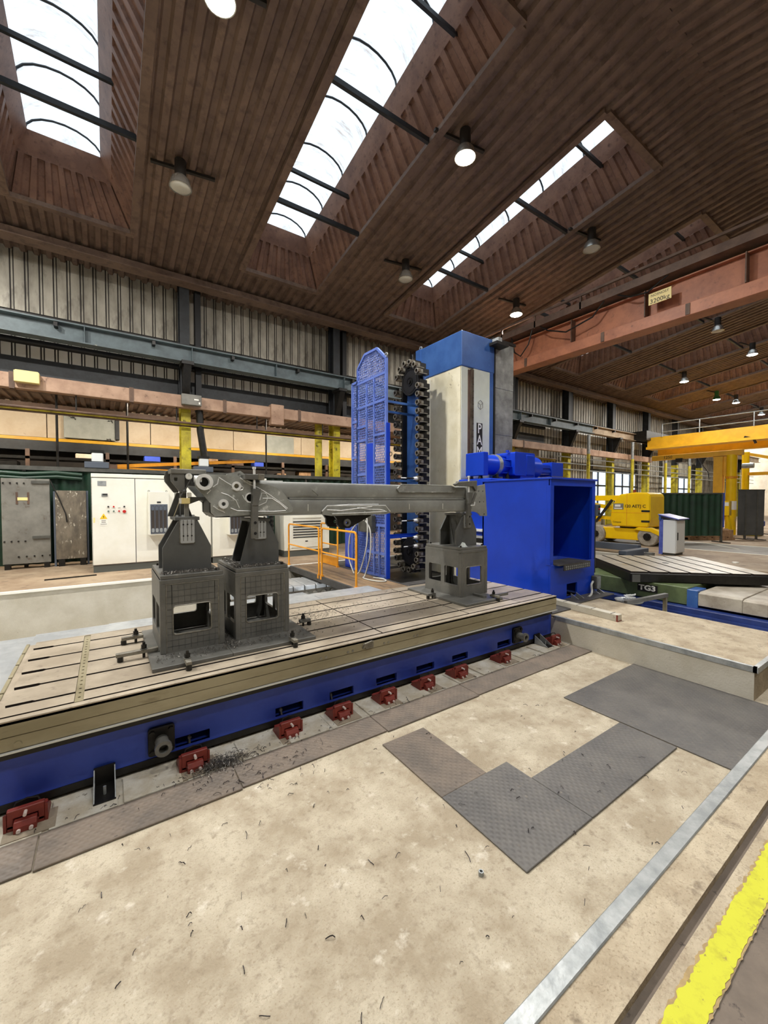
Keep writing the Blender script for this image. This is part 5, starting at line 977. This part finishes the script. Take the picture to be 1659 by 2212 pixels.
mk('lower_front', B().plate(rect(KX0, .3, KX1 - .02, .92), [rect(6.1, .37, 6.4, .58)], 'xz', KY0 - .01, KY0 + .02), 'blue', r, bev=.003); mk('skirt', B().box(KX0 + .02, KY0 + .02, KZ0, KX1 - .3, KY0 + .05, .3), 'bedblue', r); mk('lower_side', B().box(KX1 - .05, KY0, .3, KX1 - .02, KY1, .92), 'blue', r)
s = mk('step_tread', B().box(5.74, KY0 - .1, .915, 6.62, KY0 + .28, .93), 'deckgrey', r); mk('tread_lip', B().box(5.86, KY0 - .11, .83, 6.62, KY0 - .095, .93), 'deckgrey', s)
d = B()
for i in range(13):
    for z in (.855, .89): d.plate(circ(5.91 + .055 * i, z, .014, 8), [circ(5.91 + .055 * i, z, .008, 8)], 'xz', KY0 - .117, KY0 - .11)
mk('grip_dimples', d, 'galv', s)['kind'] = 'stuff'; mk('threshold', B().box(5.74, KY0 + .28, .9, 6.3, KY0 + .6, .97), 'bedblue', r)
m_ = mk('inner_machine', B().box(5.78, 4.6, 1.62, 6.12, 4.9, 2.0), 'bedblue', r, bev=.01); mk('inner_block', B().box(5.74, 4.55, 1.38, 6.16, 4.92, 1.6), 'bedblue', m_, bev=.01); mk('inner_shaft', B().cyl((5.95, 4.72, 1.0), (5.95, 4.72, 1.38), .04, 10), 'riser', m_); mk('inner_pipes', B().tube([(5.75, 4.6, 1.24), (6.1, 4.55, 1.22), (6.35, 4.6, 1.26)], .025, 8).tube([(6.0, 4.58, 1.28), (6.2, 4.55, 1.2), (6.4, 4.62, 1.24)], .02, 8), 'pale_green_old', m_)
p = mk('switch_box', B().box(KX1 - .02, KY0 - .03, 1.66, KX1 + .12, KY0 + .13, 1.86), 'acgrey', r, bev=.008)
for i, z in enumerate((1.82, 1.78, 1.74, 1.7)): mk('switch_button', B().cyl((KX1 + .06, KY0 - .03, z), (KX1 + .06, KY0 - .05, z), .014, 8), ('black', 'red', 'greenbtn', 'black')[i], p)
mk('conduit', B().cyl((KX1 + .0, KY0 - .0, .68), (KX1 + .0, KY0 - .0, 1.66), .014, 8), 'darksteel', r)
p = mk('terminal_box', B().box(KX1 - .12, KY0 - .1, .42, KX1 + .02, KY0 - .01, .64), 'greybeam', r, bev=.008); mk('box_lid', B().box(KX1 - .105, KY0 - .108, .43, KX1 + .015, KY0 - .1, .63), 'galv', p)
mk('conduit_hose', B().tube(smooth_pts([(KX1 - .13, KY0 - .05, .55), (KX1 - .2, KY0 - .06, .5), (KX1 - .22, KY0 - .08, .4), (KX1 - .32, KY0 - .12, .36), (KX1 - .45, KY0 - .15, .345)]), .018, 8), 'hose', r, True)
for x in (6.2, 6.85):
    k = mk('foot_bracket', B().box(x, KY0 - .02, .34, x + .16, KY0 + .1, .355), 'blackoil', r)
    for dx in (0, .15): mk('bracket_gusset', B().plate([(KY0 - .18, .335), (KY0 - .02, .335), (KY0 - .02, .42)], [], 'yz', x + dx, x + dx + .01), 'galv', k)
tag(mk('black_base_plate', B().plate([(5.12, 3.3), (5.75, 3.3), (5.75, 3.42), (7.1, 3.42), (7.1, 3.69), (5.12, 3.69)], [], 'xy', H, H + .018), 'deckgrey', None, bev=.004), 'flat dark steel plate on the slab under the blue cabin', 'steel plate')
r = thing('square_bar', 'long grey square bar with red painted end on the concrete slab', 'steel bar', (5.6, 3.1, H)); mk('bar', B().plate([(5.52, 2.62), (5.63, 2.62), (5.72, 3.62), (5.61, 3.62)], [], 'xy', H, H + .09), 'conc_wall', r, bev=.004)
mk('end_face', B().box(5.522, 2.614, H + .004, 5.628, 2.621, H + .086), 'grout', r); mk('red_edge', B().box(5.514, 2.612, H + .002, 5.526, 2.63, H + .088).box(5.52, 2.611, H, 5.63, 2.618, H + .01), 'redmount', r)
for y in (2.7, 2.98, 3.2, 3.42): mk('paint_line', B().box(5.515 + .09 * (y - 2.62), y, H + .089, 5.635 + .09 * (y - 2.62), y + .008, H + .092), 'text', r)
# ================================================================== rotary table beyond the slab
TA = math.radians(47); r = thing('rotary_table', 'square steel turntable plate with T-slots, turned cornerwise', 'turntable', (9.63, 3.62, .42), None, TA); s = 1.18
mk('plate_body', B().box(-s, -s, 0, s, s, .17), 'blackoil', r, bev=.015)
n = 7; w = 2 * s / n
for i in range(n):
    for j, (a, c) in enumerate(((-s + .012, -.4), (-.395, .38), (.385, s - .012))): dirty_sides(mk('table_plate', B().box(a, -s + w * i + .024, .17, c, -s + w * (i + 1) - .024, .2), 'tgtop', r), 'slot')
mk('centre_bore', B().cyl((0, 0, .195), (0, 0, .203), .06, 16), 'black', r); mk('corner_block', B().box(-s - .03, s - .16, .01, -s + .02, s - .03, .14), 'riser', r)
r = thing('turntable_saddle', 'old green saddle with TG3 sign under the turntable', 'machine base', (9.5, 3.7, -.1))
mk('saddle', B().box(8.25, 2.75, .12, 11, 4.75, .42), 'pale_green_old', r, bev=.01); mk('blue_post', B().box(8.22, 2.6, .1, 8.6, 2.76, .4), 'capblue', r, bev=.006); mk('pivot', B().cyl((9.63, 3.62, .38), (9.63, 3.62, .43), .7, 24), 'blackoil', r)
p = mk('sign_board', B().box(8.235, 3.22, .24, 8.25, 3.55, .37), 'text', r); text('sign_letter', 'TG3', .13, 'textwhite', p, (8.232, 3.385, .305), (0, -1, 0), (0, 0, 1), .001, .005, 1.2)
r = thing('turntable_bed', 'grimy grey and blue bed below the turntable saddle', 'machine bed', (9.3, 3.4, -.55))
mk('blue_way', B().box(8.1, 1.45, -.02, 11, 5.25, .11), 'deepblue', r, bev=.01); mk('bed_front', B().plate(rect(1.5, -.4, 5.25, -.02), [rect(1.75, -.26, 1.95, -.12), circ(2.55, -.16, .06, 12), rect(2.75, -.26, 2.98, -.1), rect(3.9, -.26, 4.1, -.12), circ(4.7, -.18, .05, 12)], 'yz', 8.2, 8.25), 'oldgrey', r)
mk('core', B().box(8.3, 1.5, -.55, 11, 5.25, -.02), 'black', r); mk('foot_rail', B().box(7.9, 1.3, -.55, 8.2, 5.25, -.42), 'blackoil', r); mk('front_skirt', B().box(8.05, 1.45, -.05, 8.12, 3.4, .02), 'deepblue', r)
for k, (a, c, z) in enumerate(((2.6, 2.02, .38), (2.02, 1.72, .365), (1.72, 1.42, .35), (1.42, .98, .335))): tag(mk('turntable_way_cover', B().plate([(8.22, .15), (8.22, z - .02), (8.3, z), (11.05, z), (11.05, .15)], [], 'xz', c, a - .003), 'oldcover', None, bev=.006), 'pale telescopic cover box right of the TG3 saddle, ' + ('touching the saddle', 'second from the saddle', 'third from the saddle', 'last at the right edge')[k], 'way cover', 'turntable way covers')
t = tag(mk('turntable_way_cover', B().box(8.25, 4.78, .12, 11, 6.3, .36), 'oldgrey', None, bev=.006), 'stained cover box left of the turntable saddle with a red sticker', 'way cover'); mk('sticker', B().box(8.243, 5.05, .2, 8.25, 5.3, .28), 'label_w', t); mk('sticker_band', B().box(8.241, 5.1, .2, 8.244, 5.25, .23), 'red', t)
r = thing('tube_trestle', 'rusty square tube trestle behind the concrete slab', 'trestle', (7.3, 2.9, -.5)); mk('top_tube', B().bar((6.8, 3.1, .3), (7.65, 2.85, .36), .06, .06), 'riser', r); mk('leg', B().bar((7.62, 2.86, -.5), (7.62, 2.86, .34), .05, .05), 'tableside', r); mk('leg', B().bar((6.85, 3.08, -.5), (6.85, 3.08, .28), .05, .05), 'riser', r)
r = thing('drip_tray', 'round tray with bright curled shavings by the trestle', 'tray', (7.4, 3.2, .1)); mk('tray', B().lathe([(0, .2), (.2, .2), (.22, .23), (.21, .23), (.19, .21), (0, .21)], (7.35, 3.3, 0), 'z', 18), 'cover', r)
for i in range(5): mk('shaving', B().tube([(7.35 + .06 * (i - 2) + .04 * math.cos(k), 3.3 + .04 * math.sin(k * 1.3 + i), .24 + .012 * k) for k in range(7)], .012, 6), 'chrome', r, True)
# ================================================================== far right: pedestal, curb frame, lift, screens
r = thing('control_pedestal', 'white control pedestal with sloping blue lid', 'control box', (13.8, 5.0, H)); x0, x1, y0, y1 = 13.49, 14.12, 4.83, 5.2
mk('body', B().box(x0, y0, H + .06, x1, y1, 1.36), 'pedwhite', r, bev=.01); mk('door', B().box(x0 + .02, y0 - .015, H + .08, x1 - .02, y0, 1.34), 'pedwhite', r, bev=.005); mk('handle', B().box(x0 + .08, y0 - .03, .78, x0 + .11, y0 - .015, 1.0), 'black', r); mk('plinth', B().box(x0 + .05, y0 + .03, H, x1 - .02, y1, H + .06), 'plinth', r)
mk('side_strip', B().box(x0 - .01, y1 - .05, H + .02, x0 + .02, y1 + .05, 1.38), 'pedblue', r); mk('lid', B().plate([(4.74, 1.37), (5.26, 1.5), (5.26, 1.53), (4.74, 1.4)], [], 'yz', x0 - .08, x1 + .08), 'pedblue', r, bev=.004); mk('lid_back', B().box(x0 - .05, y1, 1.36, x1 + .05, y1 + .05, 1.5), 'capblue', r)
r = thing('curb_frame', 'dark grey steel curb frame around the turntable pit', 'steel frame', (12.9, 6.8, H)); mk('long_beam', B().box(12.75, 5.5, H + .1, 12.95, 9.3, H + .3), 'acgrey', r, bev=.01); mk('return_beam', B().box(11.6, 5.3, H + .02, 12.95, 5.5, H + .22), 'acgrey', r, bev=.01); mk('foot', B().box(12.78, 8.4, H, 12.92, 8.6, H + .1).box(12.78, 7.4, H, 12.92, 7.6, H + .1), 'blackoil', r)
tag(mk('low_wall', B().box(11.6, 5.35, -.3, 11.8, 9.4, H + .12), 'conc_wall', None), 'low pale concrete curb wall before the yellow lift', 'curb'); r = thing('oil_can', 'small dark can on the curb by the pedestal', 'can', (12.4, 5.0, H)); mk('body', B().cyl((12.5, 5.1, H), (12.5, 5.1, H + .13), .13, 14), 'plategrey', r, True); mk('rim', B().ring((12.5, 5.1, H + .12), (12.5, 5.1, H + .14), .135, .11, 14), 'riserdark', r)
# boom lift, side on
r = thing('boom_lift', 'yellow articulated boom lift parked beyond the turntable', 'boom lift', (15.6, 7.2, H)); LX = 15.5
ch = [(5.95, .62), (6.05, .5), (8.5, .5), (8.55, .8), (8.2, .92), (6.75, .92), (6.2, .9)]
mk('chassis', B().plate(ch, [], 'yz', LX + .12, LX + 1.1), 'machine_y', r, bev=.02)
mk('fender', B().plate([(5.88, .62), (6.0, .86), (6.3, .98), (6.7, .98), (6.85, .9), (6.6, .86), (6.3, .84), (6.08, .74)], [], 'yz', LX - .02, LX + .2), 'machine_y', r, bev=.01)
for y in (6.4, 8.2):
    for x in (LX, LX + 1.0):
        wv = mk('wheel', B().lathe([(0, 0), (.3, 0), (.33, .03), (.33, .22), (.3, .25), (0, .25)], (x, y, H + .33), 'x', 26), 'tyre', r, True); mk('wheel_hub', B().cyl((x - .01, y, H + .33), (x - .03, y, H + .33), .13, 8).cyl((x - .03, y, H + .33), (x - .06, y, H + .33), .06, 10), 'blackoil', wv)
tu = [(6.38, .98), (6.32, 1.25), (6.33, 2.1), (6.42, 2.2), (6.8, 2.22), (7.35, 2.15), (7.62, 1.75), (7.68, 1.2), (7.6, .98)]
mk('turret_cover', B().plate(tu, [], 'yz', LX + .0, LX + 1.15), 'machine_y', r, bev=.04); mk('turret_base', B().cyl((LX + .6, 7.1, .9), (LX + .6, 7.1, .99), .45, 20), 'blackoil', r)
mk('cover_seam', B().box(LX - .004, 7.08, 1.0, LX + .004, 7.095, 2.2).box(LX - .004, 6.33, 1.48, LX + .004, 7.66, 1.495), 'orange', r)
for z in (1.52, 1.16): mk('vent_slot', B().box(LX - .006, 6.34, z, LX + .02, 6.6, z + .07), 'black', r)
g = mk('gauge_window', B().box(LX - .006, 7.2, 1.6, LX + .002, 7.56, 1.82), 'plategrey', r); mk('decal', B().box(LX - .008, 7.24, 1.62, LX - .005, 7.52, 1.66).box(LX - .008, 7.3, 1.7, LX - .005, 7.5, 1.78), 'label_w', g)
text('model_text', '120 AETJ C', .15, 'text', r, (LX - .003, 6.82, 1.72), (0, -1, 0), (0, 0, 1), .002, .002); text('model_text', 'Compact', .08, 'text', r, (LX - .003, 7.42, 1.14), (0, -1, 0), (0, 0, 1), .002)
mk('upper_arm', B().bar((LX + .5, 7.4, 2.02), (LX + .5, 9.2, 2.02), .25, .2), 'machine_y', r, bev=.01); mk('link_arm', B().bar((LX + .3, 8.9, 1.85), (LX + .3, 7.6, 1.62), .12, .14), 'machine_y', r); mk('link_arm', B().bar((LX + .3, 8.6, 1.3), (LX + .3, 7.6, 1.25), .12, .12), 'machine_y', r); mk('lift_cylinder', B().bar((LX + .2, 8.3, 1.1), (LX + .2, 7.7, 1.95), .08, .08), 'black', r)
mk('knuckle', B().plate([(8.35, 1.1), (9.1, 1.05), (9.2, 2.1), (8.9, 2.1), (8.75, 1.6), (8.35, 1.3)], [], 'yz', LX + .3, LX + .7), 'machine_y', r, bev=.02); mk('beacon', B().cyl((LX + .5, 7.05, 2.2), (LX + .5, 7.05, 2.32), .05, 10), 'redmount', r); mk('knob', B().cyl((LX + .28, 8.9, 1.9), (LX + .25, 8.9, 1.9), .05, 10).cyl((LX + .28, 8.9, 1.2), (LX + .25, 8.9, 1.2), .05, 10), 'black', r)
# green curtain screen
def screen(name, label, p, q, z0, z1, m, cat, folds=9, amp=.03, post=True):
    p, q = Vector((p[0], p[1], 0)), Vector((q[0], q[1], 0)); L = (q - p).length; a = math.atan2(q.y - p.y, q.x - p.x)
    t = thing(name, label, cat, (p.x, p.y, H), None, a)
    if folds: mk('curtain_panel', curtain(.02, L - .02, 0, z0 - H, z1 - H - .03, folds, amp), m, t, True)
    else: mk('sheet', B().box(0, -.015, z0 - H, L, .015, z1 - H), m, t, bev=.004)
    mk('top_tube', B().box(0, -.03, z1 - H - .03, L, .03, z1 - H + .02), 'greybeam', t)
    for x in ((0, L) if post else (.3, L - .3)): mk('post', B().box(x - .03, -.03, 0.02, x + .03, .03, z1 - H), 'greybeam', t); mk('foot', B().box(x - .04, -.4, 0, x + .04, .4, .03), 'blackoil', t)
    return t
screen('welding_curtain', 'dark green welding curtain right of the yellow lift', (16.9, 7.1), (19.3, 5.42), .58, 2.2, 'green', 'curtain', 12); t = tag(mk('curtain_edge_post', B().box(19.33, 5.36, .9, 19.4, 5.43, 2.22), 'bedblue', None), 'blue edge strip at the right end of the green curtain', 'post')
screen('welding_screen', 'dark grey upright welding screen board at the right', (21.3, 5.45), (22.2, 4.85), .5, 2.36, 'screen_grey', 'screen', 0, 0, False); screen('welding_curtain', 'green curtain seen behind the grey screen board', (25.4, 5.2), (29.5, 3.0), .7, 2.35, 'green', 'curtain', 14)
r = thing('pallet', 'wooden pallet with plank stack before the green curtain', 'pallet', (20.3, 6.3, H), None, math.radians(-35)); 
for i in range(3): mk('runner', B().box(-.9, -.5 + .45 * i, 0, .9, -.4 + .45 * i, .1), 'wood', r)
for i in range(6): mk('deck_board', B().box(-.9 + .31 * i, -.5, .1, -.66 + .31 * i, .52, .13), 'wood', r)
for i in range(4): mk('plank', B().box(-.85, -.48 + .24 * i, .13, .85, -.27 + .24 * i, .42 + .03 * (i % 2)), 'wood', r, bev=.008)
tag(mk('concrete_block', B().box(19.2, 6.7, H + .42, 19.7, 7.1, H + .72), 'conc_wall', None, bev=.03), 'grey block on the pallet beside the curtain', 'block')
r = thing('jib_crane', 'yellow pillar jib crane with long arm at the far right', 'jib crane', (24, 6.4, H))
mk('pillar', B().cyl((24, 6.4, H), (24, 6.4, 4.05), .2, 20), 'machine_y', r, True); mk('pillar_collar', B().cyl((24, 6.4, 2.95), (24, 6.4, 3.05), .23, 20), 'orange', r); mk('pillar_stripe', B().cyl((24, 6.4, 1.5), (24, 6.4, 1.9), .203, 20), 'label_w', r)
mk('arm', B().box(23.85, 6.0, 4.02, 24.15, 9.7, 4.26), 'crane_y', r, bev=.01); mk('arm_brace', B().plate([(6.55, 3.0), (6.55, 4.0), (7.1, 4.0), (6.9, 3.3)], [], 'yz', 23.92, 24.08), 'crane_y', r); mk('second_pillar', B().box(23.85, 6.7, H, 24.15, 7.05, 4.0), 'crane_y', r)
mk('trolley', B().box(23.8, 8.3, 3.85, 24.2, 8.6, 4.05), 'blackoil', r); mk('motor', B().cyl((23.9, 6.0, 3.5), (23.9, 5.6, 3.5), .12, 12), 'galv', r, True); mk('hoist_cable', B().tube([(24, 7.7, 4.0), (24, 7.5, 3.6), (24, 7.3, 3.3), (24, 7.25, 3.0)], .02, 5), 'blackoil', r)
text('load_text', '1250', .2, 'text', r, (23.84, 8.95, 4.14), (0, -1, 0), (0, 0, 1), .002)
r = thing('second_jib_crane', 'yellow jib arm with tie rod right of the pillar crane', 'jib crane', (26, 6.0, H)); mk('arm', B().box(25.9, 3.0, 3.15, 26.1, 6.3, 3.3), 'crane_y', r); mk('tie_rod', B().bar((26, 6.3, 4.2), (26, 3.5, 3.35), .1, .14), 'crane_y', r); mk('pillar', B().cyl((26, 6.4, H), (26, 6.4, 4.3), .15, 14), 'machine_y', r, True)
r = thing('trestle_stand', 'yellow A-frame stand at the foot of the pillar crane', 'stand', (21.5, 6.0, H))
for s_ in (-.25, .25): mk('leg', B().bar((21.5 + s_ * .4, 5.9 + s_, H), (21.5 + s_ * .1, 5.9 + s_ * .25, 1.35), .1, .08), 'machine_y', r)
mk('top_block', B().box(21.35, 5.75, 1.3, 21.65, 6.05, 1.9), 'machine_y', r); mk('instrument', B().box(21.33, 5.76, 1.7, 21.4, 6.04, 1.85), 'label_w', r)
r = thing('blue_bin', 'small blue bin on a yellow base behind the grey screen', 'bin', (24.2, 5.7, H)); mk('base', B().box(23.9, 5.4, H, 24.7, 6.0, .75), 'yellow', r, bev=.02); mk('bin', B().box(23.85, 5.35, .75, 24.75, 6.05, 1.0), 'blue', r, bev=.03)
for k, (x, y) in enumerate(((22.9, 12.6), (28.2, 12.6), (33.2, 12.6), (37.5, 12.6), (43, 12.0))):
    t = thing('riser_pipe', 'yellow and grey vertical pipe before the far wall sheets, %s from the left' % ('first', 'second', 'third', 'fourth', 'fifth')[k], 'pipe', (x, y, H), 'vertical pipes before the far wall'); mk('lower_pipe', B().cyl((x, y, H), (x, y, 4.6), .09, 10), 'yellow', t, True); mk('upper_pipe', B().cyl((x, y, 4.6), (x, y, 5.7), .09, 10), 'galv', t, True)
r = thing('pipe_lines', 'thin horizontal pipes along the far wall sheets', 'pipe', (21, 13.5, 3.8))
for z in (4.4, 4.05, 3.7): mk('pipe', B().cyl((20.6, 13.14, z), (56, 13.14, z), .035, 6), 'galv', r, True)
tag(mk('paper_scrap', B().plate(circ(13.2, 3.4, .07, 7), [], 'xy', H, H + .03), 'label_w', None), 'white scrap lying on the brown floor right of the turntable', 'scrap')
